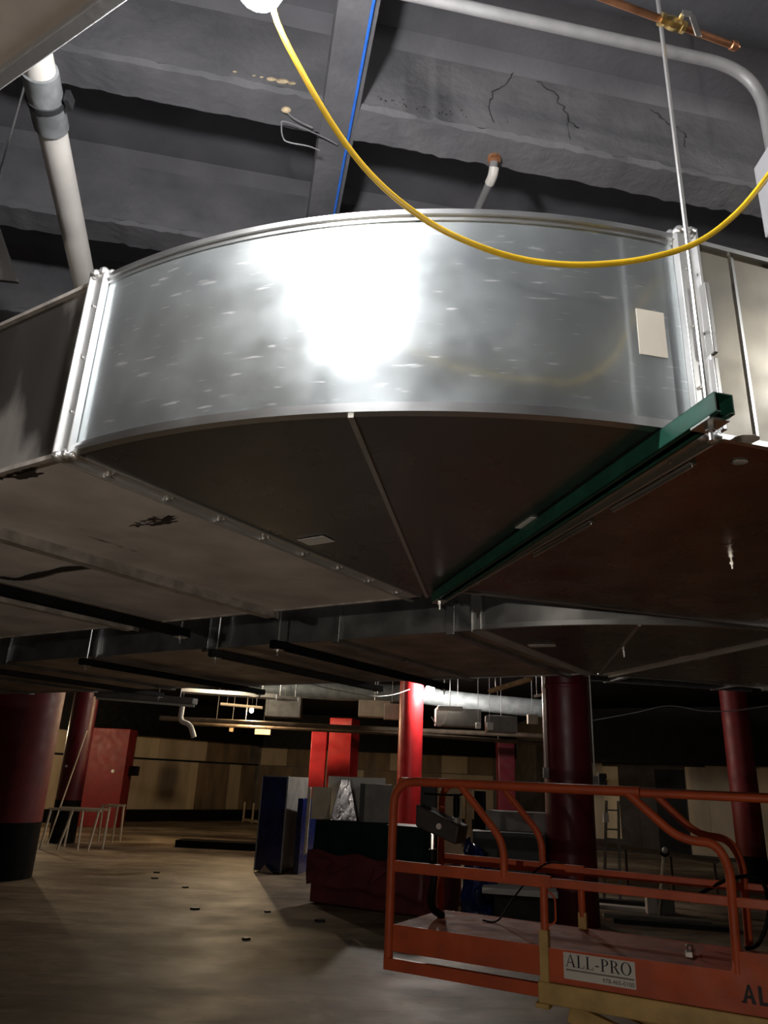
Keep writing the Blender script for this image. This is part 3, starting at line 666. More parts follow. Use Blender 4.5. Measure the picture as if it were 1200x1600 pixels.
# far bulbs
work_or_fill_light('work_or_fill_light', 'glowing bulb hung beside the slim red column in the distance', (1.353,18.850,4.122), BULB_FAR, (1, .93, .84), .12, hang=ZS, stem=.2)
work_or_fill_light('work_or_fill_light', 'dim amber bulb among the far pipes at left of centre', (-3.731,23.000,3.761), BULB_AMBER, (1, .72, .40), .06, hang=ZS, stem=.15)
work_or_fill_light('work_or_fill_light', 'added fill bulb high over the middle of the hall, hidden behind the far duct', (-4.0, 19.0, 4.42), FILL_HALL, (1, .84, .62), .08, hang=ZS, stem=.15)  # unseen bulb added to soften the shadows on the hall floor
work_or_fill_light('work_or_fill_light', 'added fill bulb over the lift, hidden above the second elbow', (2.0, 8.3, 3.35), FILL_MID, (1, .93, .84), .05, hang=ZS, stem=.1)  # unseen bulb added to brighten the cases behind the lift
work_or_fill_light('work_or_fill_light', 'amber bulb hidden behind the big left column', (-11.2, 24.6, 3.0), BULB_LEFT, (1, .76, .46), .07, hang=ZS, stem=.15)

# ---------------------------------------------------------------- columns
def column(label, x, y, r, top, blk, m, base_m='black', n=40, box=None):
    t = thing('column', label, 'column', (x, y, 0))
    if box: obj('shaft', MB().obox((x, y, (top+blk)/2), (*box[0], 0), (*box[1], 0), (0, 0, (top-blk)/2)), M[m], t, bevel=.02)
    else: obj('shaft', MB().cyl((x, y, blk), (x, y, top), r, n), M[m], t)
    if blk:
        if box: obj('base', MB().obox((x, y, blk/2), (*(Vector(box[0])*1.01), 0), (*(Vector(box[1])*1.01), 0), (0, 0, blk/2)), M[base_m], t)
        else: obj('base', MB().cyl((x, y, 0), (x, y, blk), r+.004, n), M[base_m], t, label='black painted foot')
    return t
column('wide red column with a black foot at the left edge', -6.95, 14.95, .78, ZS, .95, 'red_shaded')
column('dark red column with a black foot, second from the left', -8.33, 21.9, .34, ZS, 1.08, 'red_dim')
column('broad flat red pier beside the plywood wall at left', -9.75, 28.4, .9, 3.3, 0, 'red_shaded', box=((.93, -.05), (-.03, .55)))
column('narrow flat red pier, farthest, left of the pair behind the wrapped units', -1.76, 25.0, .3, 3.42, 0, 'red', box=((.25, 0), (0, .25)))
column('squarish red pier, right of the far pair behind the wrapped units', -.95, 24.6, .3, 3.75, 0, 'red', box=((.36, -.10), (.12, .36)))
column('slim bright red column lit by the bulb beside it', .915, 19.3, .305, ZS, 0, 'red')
cc = column('thick maroon column behind the orange lift', 3.20, 12.72, .385, ZS, 0, 'red_dim')
obj('shaft_collar', MB().tube([(3.2, 12.72, 3.52), (3.2, 12.72, 3.53), (3.2, 12.72, 3.58), (3.2, 12.72, 3.59)], [.385, .392, .392, .385], 40), M['red_dim'], cc)
column('dark red pier far behind the thick maroon column, on its left', 4.15, 24.3, .3, 3.25, 0, 'red_dim', box=((.26, 0), (0, .26)))
column('red column with a black foot at the right edge', 8.72, 18.3, .31, ZS, .68, 'red_shaded')
for sx, zb, lab in ((-1, 2.25, 'thin pale conduit on the left flank of the thick maroon column'), (1, 2.15, 'thin pale conduit on the right flank of the thick maroon column')):
    x = 3.20 + sx*.395; y = 12.60
    t = thing('wall_conduit', lab, 'conduit', (x, y, zb))
    obj('conduit_tube', MB().cyl((x, y, zb), (x, y, ZS), .012, 8), M['whitep'], t)
    obj('outlet_box', MB().box(x-.045, x+.045, y-.05, y+.02, zb-.16, zb), M['greypanel'], t, bevel=.006)
o = one('wall_switch', MB().box(3.66, 3.78, 12.55, 12.66, 2.02, 2.20), M['dark'], 'small dark box with a brass knob beside the maroon column', 'box', bevel=.01)
obj('knob', MB().ball((3.77, 12.54, 2.10), .025, 8, 6), M['brass'], o)
# round fixings on the columns
for (x, y, z, r, pn) in ((-8.42, 21.56, 1.95, .035, 'white'), (-9.2, 27.82, 1.85, .06, 'white')):
    one('wall_plate', MB().cyl((x, y-.02, z), (x, y, z), r, 10), M['whitep'], 'small pale plate on the dark red column' if r < .05 else 'small pale plate on the broad flat red pier', 'plate')
one('wall_speaker', MB().box(-8.78, -8.48, 28.3, 28.55, 1.72, 2.05), M['black'], 'small black box on the edge of the broad flat red pier', 'box', bevel=.02)

# ---------------------------------------------------------------- left background
one('timber_curb', MB().obox((-3.1, 22.2, .09), (2.15, -.15, 0), (.03, .35, 0), (0, 0, .09)), M['black'], 'long low dark curb lying on the floor in front of the plywood wall', 'curb')
def metal_frame(label, x0, x1, y0, y1, h, legs):
    t = thing('table_frame', label, 'table frame', ((x0+x1)/2, (y0+y1)/2, 0))
    obj('top_rail', MB().bar((x0, y0, h), (x1, y0, h), .04, .06).bar((x0, y1, h), (x1, y1, h), .04, .06), M['chrome'], t)
    for (x, y, dx) in legs: obj('leg', MB().cyl((x+dx, y, 0), (x, y, h), .030, 8), M['chrome'], t)
    return t
metal_frame('bare metal table frame with thin legs beside the wide red column', -8.05, -6.75, 20.0, 20.7, .93, ((-8.0, 20.0, -.10), (-7.75, 20.7, -.03), (-7.45, 20.0, -.22), (-7.2, 20.0, .02), (-6.8, 20.0, -.12), (-6.78, 20.7, -.02)))
metal_frame('smaller bare metal table frame in front of the broad red pier', -7.55, -7.05, 22.3, 22.9, .95, ((-7.5, 22.3, .02), (-7.08, 22.3, -.02), (-7.1, 22.9, .04), (-7.5, 22.9, 0)))
one('leaning_pole', MB().cyl((-8.3, 20.9, .02), (-7.95, 21.35, 2.9), .02, 8), M['board'], 'thin pale pole leaning between the two left columns', 'pole')
t = thing('low_railing', 'row of short pale stakes with a bottom rail by the plywood wall', 'railing', (-4.9, 33.5, 0))
for x, y in ((-5.5, 34.6), (-5.0, 33.9), (-4.6, 33.2), (-4.1, 32.5)): obj('post', MB().cyl((x, y, 0), (x, y, .8), .045, 8), M['ply_pale'], t)
obj('rail', MB().bar((-5.5, 34.6, .1), (-3.6, 31.8, .1), .08, .1), M['ply_pale'], t)

# wrapped tall unit
t = thing('wrapped_cabinet', 'tall cabinet wrapped in dark blue plastic film with a grey side', 'cabinet', (-2.0, 18.2, 0))
f0, f1, f2 = Vector((-2.42, 17.43)), Vector((-1.83, 17.2)), Vector((-1.55, 19.2)); f3 = f0 + (f2-f1); c_ = (f0+f1+f2+f3)/4
def quad(a, b, c, d, z0, z1): return MB().hexa([(*a, z0), (*b, z0), (*c, z0), (*d, z0)], [(*a, z1), (*b, z1), (*c, z1), (*d, z1)])
obj('body', quad(f0, f1, f2, f3, .03, 1.93), M['greypanel'], t, bevel=.01)
nf = Vector((-(f1-f0).y, (f1-f0).x)).normalized()*-.02
obj('film', quad(f0+nf, f1+nf, f1, f0, .05, 1.92), M['tarp'], t, label='dark blue plastic film')
obj('edge_trim', MB().bar((*(f1+nf), .02), (*(f1+nf), 1.94), .04, .03, (1, 0, 0)).bar((*(f0+nf), 1.93), (*(f1+nf), 1.93), .03, .03).bar((*(f0+nf), .02), (*(f0+nf), 1.94), .03, .03, (1, 0, 0)), M['silver'], t)
obj('film_scrap', MB().hexa([(f0.x+.1, f0.y-.12, .0), (f1.x-.12, f1.y-.1, .0), (f1.x-.15, f1.y-.02, .0), (f0.x+.12, f0.y-.03, .0)], [(f0.x+.22, f0.y-.1, .16), (f1.x-.3, f1.y-.08, .12), (f1.x-.3, f1.y-.03, .14), (f0.x+.22, f0.y-.05, .22)]), M['film'], t)
one('wrapped_board', MB().obox((-1.40, 17.9, .75), (.06, -.02, 0), (.14, .6, 0), (0, 0, .75)), M['tarp'], 'dark blue film wrapped board behind the cream board, right of the tall blue cabinet', 'panel', bevel=.01)

# maroon draped crate and what stands on it
t = thing('draped_crate', 'low crate draped in a creased maroon sheet', 'crate', (.1, 13.4, 0))
m0, m1 = Vector((-1.0, 13.62)), Vector((.62, 12.75)); mdir = (m1-m0).normalized(); mn = Vector((-mdir.y, mdir.x)); m2, m3 = m1+mn*.9+mdir*.5, m0+mn*.9
obj('crate', quad(m0+mdir*.06, m1+mdir*.3, m2, m3, .02, .62), M['maroon'], t, bevel=.02)
vs = []; fs = []; nx, nz = 22, 8
random.seed(3)
for j in range(nz+1):
    for i in range(nx+1):
        s = i/nx; zz = .80 - .52*j/nz; bulge = .05+.03*math.sin(i*1.1+j*.5)*(j/nz) + random.random()*.012
        p = m0 + (m1+mdir*.3-m0)*s - mn*bulge; vs.append((p.x, p.y, zz + .03*math.sin(i*.8) - .05*s))
for j in range(nz):
    for i in range(nx): a = j*(nx+1)+i; fs.append((a, a+nx+1, a+nx+2, a+1))
sh = obj('sheet', MB().add(vs, fs), M['maroon'], t); sd_ = sh.modifiers.new('thick', 'SOLIDIFY'); sd_.thickness = .006
for (s0, s1, s2, za, zb2) in ((.03, .30, .20, .70, .50), (.30, .52, .33, .72, .52), (.72, .86, .70, .68, .42)):
    q = [m0+mdir*1.85*k_ - mn*.125 for k_ in (s0, s1, s2)]
    mb = MB(); vs = [(q[0].x, q[0].y, za), (q[1].x, q[1].y, za-.03), (q[2].x-mn.x*.05, q[2].y-mn.y*.05, zb2)]; vs += [(v[0]+mn.x*.012, v[1]+mn.y*.012, v[2]) for v in vs]
    mb.add(vs, [(0,2,1),(3,4,5),(0,1,4,3),(1,2,5,4),(2,0,3,5)]); obj('folded_flap', mb, M['maroon'], t, smooth=False)
obj('sheet_top', quad(m0-mn*.05, m1+mdir*.3-mn*.05, m2, m3, .70, .715), M['maroon'], t)
obj('sheet_side', quad(m1+mdir*.30-mn*.05, m2+mdir*.02, m2, m1+mdir*.28, .1, .70), M['maroon'], t)
g0, g1 = m0+mdir*.05+mn*.05, m1+mdir*.22+mn*.05
o = one('green_box', MB().hexa([(*(g0-mdir*.03), .72), (*g1, .72), (*(g1+mn*.7), .72), (*(g0+mn*.7), .72)], [(*g0, 1.27), (*(g1-mdir*.0), 1.27), (*(g1+mn*.68), 1.27), (*(g0+mn*.68), 1.27)]), M['dkgreen'], 'long dark green steel box lying on the maroon draped crate', 'box', bevel=.015)
def fitting(name, label, px0, px1, y, z0, z1, m, cat, dy=.45, tx=0., skew=0.):
    mb = MB().hexa([(px0, y, z0), (px1, y+skew, z0), (px1, y+dy, z0), (px0, y+dy, z0)], [(px0+tx, y, z1), (px1-tx, y+skew, z1), (px1-tx, y+dy, z1), (px0+tx, y+dy, z1)])
    return one(name, mb, M[m], label, cat, bevel=.01)
fitting('cream_board', 'cream board standing upright left of the plastic wrapped fitting', -1.03, -.71, 13.75, 1.272, 1.79, 'board', 'board', .08)
fitting('white_sheet', 'tall thin white board edge beside the dark green box', -1.10, -1.06, 13.62, .716, 1.78, 'board', 'board', .3)
fitting('wrapped_fitting', 'tapered sheet metal fitting in clear plastic film on the stack', -.69, -.22, 13.52, 1.272, 1.94, 'film', 'duct fitting', .4, .16)
o = fitting('grey_fitting', 'square grey sheet metal fitting on the stack, right of the tapered one', -.19, .35, 13.4, 1.272, 1.88, 'greypanel', 'duct fitting', .4)
obj('dark_edge', MB().box(-.195, -.11, 13.385, 13.41, 1.28, 1.88), M['dark'], o)
fitting('white_board', 'white board standing behind the tapered fitting on the stack', -.78, .24, 13.98, 1.272, 1.98, 'whitep', 'board', .06)

# right hand heap behind the lift
o = one('tan_cabinet', MB().obox((1.47, 14.6, 1.0), (.20, -.03, 0), (.03, .25, 0), (0, 0, .93)), M['board'], 'tall tan cabinet standing behind the lift controls', 'cabinet', bevel=.01)
obj('door', MB().obox((1.47, 14.345, 1.0), (.175, -.026, 0), (.001, .008, 0), (0, 0, .88)), M['ply'], o)
one('door_jamb', MB().box(1.70, 1.80, 14.1, 14.3, 0, 1.88), M['wood'], 'upright wooden post right of the tan cabinet', 'post', bevel=.005)
one('upright_board', MB().obox((1.93, 14.0, .92), (.10, -.01, 0), (.0, .03, 0), (0, 0, .92)), M['black'], 'narrow dark upright board right of the wooden post', 'panel')
one('grey_case', MB().obox((2.55, 13.6, .77), (.57, -.05, 0), (.04, .3, 0), (0, 0, .77)), M['greypanel'], 'tall grey steel case between the wooden post and the maroon column', 'case', bevel=.01)
o = one('dark_case', MB().obox((2.20, 12.75, .63), (.55, -.06, 0), (.03, .25, 0), (0, 0, .63)), M['dark'], 'dark grey steel case in front of the tall grey case', 'case', bevel=.01)
t = thing('low_cabinet', 'low dark cabinet with a white top, behind the lift mid rail', 'cabinet', (2.2, 12.0, 0))
obj('body', MB().obox((2.28, 11.95, .24), (.42, -.08, 0), (.05, .28, 0), (0, 0, .24)), M['dark'], t, bevel=.01)
obj('top', MB().obox((2.22, 11.95, .53), (.52, -.10, 0), (.06, .34, 0), (0, 0, .04)), M['whitep'], t, bevel=.006, label='white top')
# crumpled blue film
vs = []; fs = []; nx, nz = 14, 12; random.seed(5)
prof = [(1.551,12.100,1.269), (1.281,11.900,0.822), (1.198,11.600,0.455), (1.685,11.300,0.264)]
for j in range(nz+1):
    tt = j/nz
    for i in range(nx+1):
        s = i/nx; x = 1.30 + .30*(1-tt)*.6 + s*(.35+.45*tt); y = 12.35 - .55*tt - .12*math.sin(s*3.1); zz = 1.2*(1-tt)**1.1*(1-.25*s) + .01
        vs.append((x + random.gauss(0, .022), y + random.gauss(0, .03), max(.005, zz + random.gauss(0, .022))))
for j in range(nz):
    for i in range(nx): a = j*(nx+1)+i; fs.append((a, a+nx+1, a+nx+2, a+1))
o = one('blue_film', MB().add(vs, fs), M['tarp'], 'crumpled blue plastic film draped over the cases behind the lift', 'tarp')
sd_ = o.modifiers.new('thick', 'SOLIDIFY'); sd_.thickness = .004

# right background
t = thing('long_handled_tool', 'yellow handled tool with a black and white head leaning in front of a box', 'tool', (4.95, 13.97, 0))
obj('handle', MB().cyl((4.95, 13.97, .0), (5.09, 13.9, .93), .024, 8), M['board'], t)
obj('head', MB().ball((5.10, 13.88, .99), .085, 10, 8, (1, .8, 1)), M['black'], t)
obj('head_cap', MB().ball((5.09, 13.82, 1.02), .055, 8, 6), M['whitep'], t)
t = thing('tool_box', 'white and dark grey box on the floor under the yellow handled tool', 'box', (5.0, 14.2, 0))
obj('white_face', MB().box(4.78, 4.96, 14.0, 14.12, 0, .36), M['whitep'], t, bevel=.01)
obj('body', MB().box(4.97, 5.26, 14.02, 14.38, 0, .36), M['greypanel'], t, bevel=.01)
t = thing('low_bench_frame', 'low metal bench frame on the floor in the right background', 'bench', (6.0, 18.0, 0))
for a, b in (((4.9, 18.6, .80), (7.3, 16.9, .62)),): obj('rail', MB().bar(a, b, .06, .05).bar((a[0]+.3, a[1]+.4, a[2]), (b[0]+.3, b[1]+.4, b[2]), .06, .05), M['brownstain'], t)
for s in (.02, .35, .68, .98):
    p = Vector((4.9, 18.6, .80)).lerp(Vector((7.3, 16.9, .62)), s); obj('leg', MB().bar((p.x, p.y, 0), tuple(p), .05, .05), M['brownstain'], t)
t = thing('step_ladder', 'narrow ladder leaning right of the maroon column', 'ladder', (4.6, 15.6, 0))
for dx in (0, .3): obj('stile', MB().bar((4.45+dx, 15.4, 0), (4.75+dx*.8, 15.9, 1.75), .05, .03), M['greypanel'], t)
for k in range(5):
    s = (k+.5)/5; a = Vector((4.45, 15.4, 0)).lerp(Vector((4.75, 15.9, 1.75)), s); b = Vector((4.75, 15.4, 0)).lerp(Vector((4.99, 15.9, 1.75)), s); obj('rung', MB().bar(a, b, .03, .03), M['greypanel'], t)
obj('tray', MB().box(4.62, 4.72, 15.70, 15.78, 1.35, 1.52), M['whitep'], t)
for i, (x0, x1, y, m, lab) in enumerate(((3.9, 5.7, 12.9, 'dark', 'dark plank on the floor right of the maroon column, nearest the lift'), (3.9, 5.5, 13.4, 'greypanel', 'grey board on the floor right of the maroon column'), (3.9, 4.9, 14.4, 'whitep', 'pale board on the floor farthest back right of the maroon column'), (3.95, 5.1, 15.2, 'dark', 'dark flat sheet on the floor behind the pale board'))):
    one('floor_plank', MB().obox(((x0+x1)/2, y, .03), ((x1-x0)/2, -.18, 0), (.02, .11, 0), (0, 0, .03)), M[m], lab, 'plank')

for i, c in enumerate(((-3.240,14.691,0.000), (-2.578,12.525,0.000), (-1.494,12.582,0.000), (-1.487,10.540,0.000), (-0.658,11.984,0.000), (-4.059,15.666,0.000), (-4.256,16.516,0.000))):
    w = .05+.03*random.random()
    one('floor_scrap', MB().prism([(c[0]-w, c[1]-.02), (c[0]-.2*w, c[1]-.05), (c[0]+w, c[1]-.01), (c[0]+.6*w, c[1]+.05), (c[0]-.5*w, c[1]+.04)], .0, .02+.01*random.random()), M['dark'], ('small dark scrap on the floor, third nearest the dark curb', 'small dark scrap on the floor, second from the viewer on the left side', 'small dark scrap on the floor, left of the one beside the maroon crate', 'small dark scrap on the floor, closest of all to the viewer', 'small dark scrap on the floor, just beside the left corner of the maroon crate', 'small dark scrap on the floor, nearer of the pair below the dark curb', 'small dark scrap on the floor, farther of the pair below the dark curb')[i], 'scrap', 'scraps on the open floor')

# ---------------------------------------------------------------- far services under the ceiling
o = one('insulated_duct', MB().tube([(-3.8, 21.7, 4.20), (-3.4, 21.65, 4.22), (-2.3, 21.4, 4.30), (-1.1, 21.3, 4.28), (-.2, 21.1, 4.25), (1.1, 20.6, 4.18), (2.5, 20.4, 4.04), (3.8, 20.2, 3.95), (5.2, 20.1, 3.88)], [.07, .16, .26, .28, .25, .23, .23, .24, .23], 14), M['silver'], 'silver foil wrapped duct running behind the slim red column', 'duct')
def striplight(label, a, b, w, h, m='whitep'):
    t = thing('strip_light', label, 'light fixture', ((a[0]+b[0])/2, (a[1]+b[1])/2, (a[2]+b[2])/2))
    obj('housing', MB().bar(a, b, w, h), M[m], t, bevel=.01); a, b = Vector(a), Vector(b)
    obj('tube', MB().cyl(a+Vector((0, -.02, -h*.7)), b+Vector((0, -.02, -h*.7)), .018, 8), M['whitep'], t)
    for s in (.15, .85):
        p = a.lerp(b, s); obj('suspension', MB().cyl(p, (p.x, p.y, ZS), .004, 6), M['zinc'], t)
    return t
striplight('grey strip light housing hanging left under the far duct', (-4.039,11.000,2.953), (-2.516,10.600,2.871), .16, .09, 'greypanel')
striplight('long cream strip of light housing at left of centre in the distance', (-4.994,19.500,3.919), (-2.519,19.200,3.834), .12, .10)
striplight('short grey strip light at the end of the long cream one', (-2.542,19.400,3.822), (-1.973,19.300,3.804), .12, .09, 'greypanel')
def pipe(name, label, pts, r, m, cat='pipe', rods=(.15, .85)):
    o = one(name, MB().tube(fillet(pts, .12) if len(pts) > 2 else pts, r, 10), M[m], label, cat); a, b = Vector(pts[0]), Vector(pts[-1])
    for q in rods:
        p = a.lerp(b, q); obj('hanger_rod', MB().cyl(p, (p.x, p.y, ZS if p.y > 17 else ZB+.1), .006, 6), M['zinc'], o)
    return o
pipe('service_pipe', 'long brown pipe across the far ceiling, upper of the two', [(-6.449,23.000,3.419), (-0.717,22.600,3.362), (5.063,22.000,3.341)], .07, 'brownstain')
pipe('service_pipe', 'long brown pipe across the far ceiling, lower of the two', [(-5.565,23.400,3.318), (1.072,23.200,3.290), (5.334,22.800,3.158)], .06, 'brownstain')
pipe('drain_bend', 'white zigzag pipe bend hanging left of centre', [(-4.562,18.000,3.414), (-4.573,18.000,3.048), (-4.326,18.000,3.000), (-4.197,18.000,2.704)], .06, 'whitep', rods=(0,))
pipe('service_pipe', 'bare wooden coloured pipe slanting right of the far bulb', [(2.266,15.000,3.705), (2.939,14.200,3.885)], .05, 'wood')
pipe('service_pipe', 'thin pale pipe slanting left of the maroon column', [(3.265,15.500,3.701), (3.528,15.200,3.744)], .03, 'whitep')
pipe('service_pipe', 'pale pipe seen above the amber bulb', [(-4.169,20.500,3.695), (-3.011,20.300,3.626)], .04, 'ply_pale')
def box_at(name, label, p, w, h, m, cat='box', dep=.15):
    o = one(name, MB().box(p[0]-w/2, p[0]+w/2, p[1]-dep/2, p[1]+dep/2, p[2]-h/2, p[2]+h/2), M[m], label, cat, bevel=.01)
    c = Vector(p); obj('hanger_rod', MB().cyl((c.x, c.y, c.z), (c.x, c.y, ZS if c.y > 16.5 else ZB+.1), .006, 6), M['zinc'], o); return o
box_at('ceiling_box', 'wide tan box under the far ceiling right of the amber bulb', (-2.517,21.000,3.727), .95, .55, 'greypanel', dep=.5)
box_at('ceiling_box', 'tan angular box under the far ceiling left of the slim red column', (-0.022,20.500,3.740), .85, .42, 'board', dep=.5)
box_at('ceiling_box', 'tan box touching the left flank of the slim red column', (0.436,20.000,3.651), .4, .40, 'board', dep=.3)
box_at('ceiling_box', 'long tan case under the silver duct right of the far bulb', (2.043,18.800,3.466), 1.1, .42, 'greypanel', dep=.5)
box_at('ceiling_box', 'tan case right of the two small white boxes', (3.151,19.000,3.374), .75, .40, 'greypanel', dep=.4)
box_at('outlet', 'small white box, left of the pair under the silver duct', (2.495,18.400,3.276), .12, .14, 'whitep')
box_at('outlet', 'small white box, right of the pair under the silver duct', (2.773,18.400,3.273), .16, .16, 'whitep')
box_at('outlet', 'pale box under the silver duct by the maroon column', (3.440,16.600,3.332), .22, .20, 'board')
box_at('outlet', 'small pale box below the lower brown pipe at left', (-3.588,24.800,3.300), .5, .28, 'board')
box_at('outlet', 'tiny amber box below the lower brown pipe at left', (-4.606,24.800,3.336), .12, .25, 'wood')
o = one('white_fixture', MB().obox((1.792,18.200,3.632), (.30, 0, 0), (0, .1, 0), (0, 0, .05)), M['whitep'], 'white fixture with a looped cable beneath the silver duct', 'light fixture', bevel=.02)
obj('cable', MB().tube(smoothpts([(1.741,18.150,3.581), (1.653,18.150,3.311), (1.502,18.150,3.217), (1.346,18.150,3.416)], 5), .012, 6), M['whitep'], o)
obj('hanger_rod', MB().cyl((1.791,18.200,3.677), ((1.791,18.200,3.677)[0], 18.2, ZS), .008, 6), M['zinc'], o)
def swag(label, pts, r, m): return one('cable', MB().tube(smoothpts(pts, 6), r, 6), M[m], label, 'cable')
swag('pale cable sagging under the ceiling at far right', [(3.143,11.000,2.885), (3.756,11.000,3.019), (4.279,11.000,3.141), (4.788,11.000,3.091), (5.259,11.000,3.120), (5.834,11.000,3.226)], .007, 'greypanel')
swag('thin cable drooping to the slim red column', [(-2.3, 17.1, 4.66), (-2.1, 17.0, 4.4), (-1.565,17.000,3.958), (-0.257,17.600,3.795), (0.353,18.300,3.895), (0.841,18.900,4.121)], .010, 'greypanel')

# ---------------------------------------------------------------- the orange lift
LZ = math.atan2(-.4881, .8728)
lift = thing('scissor_lift', 'orange scissor lift platform with guard rails and a cream frame', 'lift', (.181, 5.395, 0), LZ)
TR = .027; W = .80; LEN = 2.9
def lt(name, pts, r=TR, m='orange', fil=.12, parent=lift, n=12, label=None): return obj(name, MB().tube(fillet(pts, fil) if len(pts) > 2 else pts, r, n), M[m], parent, local=True, label=label)
ZT = 1.948
lt('guard_rail', [(-.03, 0, .86), (-.03, 0, ZT), (1.60, 0, ZT)], TR+.002, fil=.16)
lt('guard_rail', [(1.45, .03, ZT-.006), (LEN, .03, ZT-.006), (LEN, .03, 1.1)], TR-.004)
lt('guard_rail', [(-.03, W, .9), (-.03, W, ZT), (LEN, W, ZT), (LEN, W, 1.1)], TR, fil=.14)
lt('guard_rail', [(-.03, .1, ZT), (-.03, W-.1, ZT)], TR)
lt('brace', [(.47, 0, ZT-.02), (.755, 0, 1.62), (.757, 0, 1.42)], TR-.003, fil=.1)
lt('brace', [(.47, W, ZT-.02), (.755, W, 1.62), (.757, W, 1.42)], TR-.003, fil=.1)
lt('brace', [(1.53, 0, ZT-.01), (1.80, 0, 1.705), (1.99, 0, 1.70), (2.045, 0, 1.58), (2.03, 0, 1.08)], TR-.002, fil=.10)
lt('brace', [(1.55, W, ZT-.01), (1.80, W, 1.70), (1.985, W, 1.69), (2.05, W, 1.56), (2.035, W, 1.08)], TR-.003, fil=.10)
for y in (0, W):
    obj('mid_rail', MB().box(-.01, 1.05, y-.014, y+.014, 1.385, 1.452), M['orange'], lift, local=True, bevel=.004)
    obj('mid_rail', MB().box(1.0, LEN, y-.012, y+.016, 1.392, 1.440), M['orange'], lift, local=True, bevel=.004)
lt('post', [(1.004, 0, 1.39), (1.004, 0, 1.14)], TR-.003)
lt('post', [(1.022, W, 1.39), (1.022, W, 1.14)], TR-.003)
obj('toe_board', MB().box(0, 1.0, -.012, .004, .925, 1.078), M['orange'], lift, local=True, bevel=.003)
obj('toe_board', MB().box(0, LEN, W-.004, W+.012, .925, 1.07), M['orange'], lift, local=True, bevel=.003)
obj('lower_bar', MB().box(-.05, 1.0, -.03, .012, .820, .888), M['orange'], lift, local=True, bevel=.004)
obj('lower_bar', MB().box(-.05, 1.0, W-.012, W+.03, .820, .888), M['orange'], lift, local=True, bevel=.004)
obj('deck', MB().box(-.02, LEN, .005, W-.005, 1.03, 1.068), M['deck'], lift, local=True, label='worn dull orange deck plate')
sb = MB(); pr = [(1.03, .905), (LEN, .905), (LEN, 1.20), (2.03, 1.185), (2.0, 1.09), (1.03, 1.075)]
sb.add([(x, -.020, z_) for x, z_ in pr] + [(x, -.004, z_) for x, z_ in pr], [(0,1,2,3,4,5), (11,10,9,8,7,6)] + [(i, 6+i, 6+(i+1) % 6, (i+1) % 6) for i in range(6)])
side = obj('side_board', sb, M['orange'], lift, local=True, smooth=False, label='orange side board with stencilled letters')
obj('frame_post', MB().box(.975, 1.03, -.034, .02, .90, 1.165), M['cream'], lift, local=True, bevel=.005, label='cream frame post')
obj('frame_post', MB().box(.995, 1.05, W-.02, W+.02, 1.0, 1.165), M['cream'], lift, local=True, bevel=.005, label='cream far frame post')
mb = MB(); mb.add([(1.005, W-.03, 1.14), (1.045, W-.03, 1.14), (1.03, W-.03, 1.068), (1.005, W-.015, 1.14), (1.045, W-.015, 1.14), (1.03, W-.015, 1.068)], [(0,2,1), (3,4,5), (0,1,4,3), (1,2,5,4), (2,0,3,5)])
obj('gusset', mb, M['cream'], lift, local=True)
obj('frame_beam', MB().box(.965, LEN, -.040, .03, .795, .902), M['cream'], lift, local=True, bevel=.005, label='long cream frame beam')
obj('frame_beam', MB().box(.965, LEN, W-.03, W+.04, .795, .902), M['cream'], lift, local=True, bevel=.005)
obj('frame_foot', MB().box(.95, 1.03, -.05, .02, .770, .796), M['cream'], lift, local=True, bevel=.004)
obj('latch', MB().tube(fillet([(1.035, -.012, 1.37), (1.075, -.012, 1.34), (1.075, -.012, 1.21), (1.035, -.012, 1.19)], .03), .006, 6), M['orange'], lift, local=True)
for y in (.12, .66):
    obj('scissor_arm', MB().bar((1.1, y, .74), (2.8, y, .30), .05, .10).bar((1.1, y+.06, .36), (2.8, y+.06, .74), .05, .10), M['cream'], lift, local=True, bevel=.005)
base = obj('chassis', MB().box(1.0, 2.9, .06, W-.06, .14, .34), M['cream'], lift, local=True, bevel=.02)
for x in (1.25, 2.65):
    for y in (.0, W):
        wv = obj('wheel', MB().cyl((x, y-.05, .165), (x, y+.05, .165), .165, 20), M['dark'], lift, local=True, bevel=.015)
        obj('hub', MB().cyl((x, y-.056, .165), (x, y+.056, .165), .07, 12), M['cream'], wv, local=True)
# white motor / latch hardware seen over the side board
hw = obj('hinge_plate', MB().box(1.73, 1.775, .30, .42, 1.068, 1.10).cyl((1.75, .36, 1.10), (1.75, .36, 1.125), .022, 10), M['zinc'], lift, local=True, bevel=.004)
obj('deck_panel', MB().box(1.80, 2.0, .02, W-.05, 1.068, 1.078), M['orange'], lift, local=True)
# sign with its lettering
sg = obj('sign', MB().box(1.115, 1.512, -.0235, -.0205, .934, 1.066), M['sign'], lift, local=True, label='white sign with black lettering')
GL = {}
def seg_bowl(x0, x1, y0, y1, tx, ty, full=False, n=20):
    """half or full oval ring made of quads"""
    out = []; cx = (x0+x1)/2 if full else x0; rx = (x1-x0)/2 if full else (x1-x0); cy = (y0+y1)/2; ry = (y1-y0)/2
    a0, a1 = (0, 2*math.pi) if full else (-math.pi/2, math.pi/2)
    for i in range(n):
        q = []
        for a, inner in ((a0+(a1-a0)*i/n, 0), (a0+(a1-a0)*(i+1)/n, 0), (a0+(a1-a0)*(i+1)/n, 1), (a0+(a1-a0)*i/n, 1)):
            ex, ey = (rx-tx, ry-ty) if inner else (rx, ry); q.append((cx+ex*math.cos(a), cy+ey*math.sin(a)))
        out.append(q)
    return out
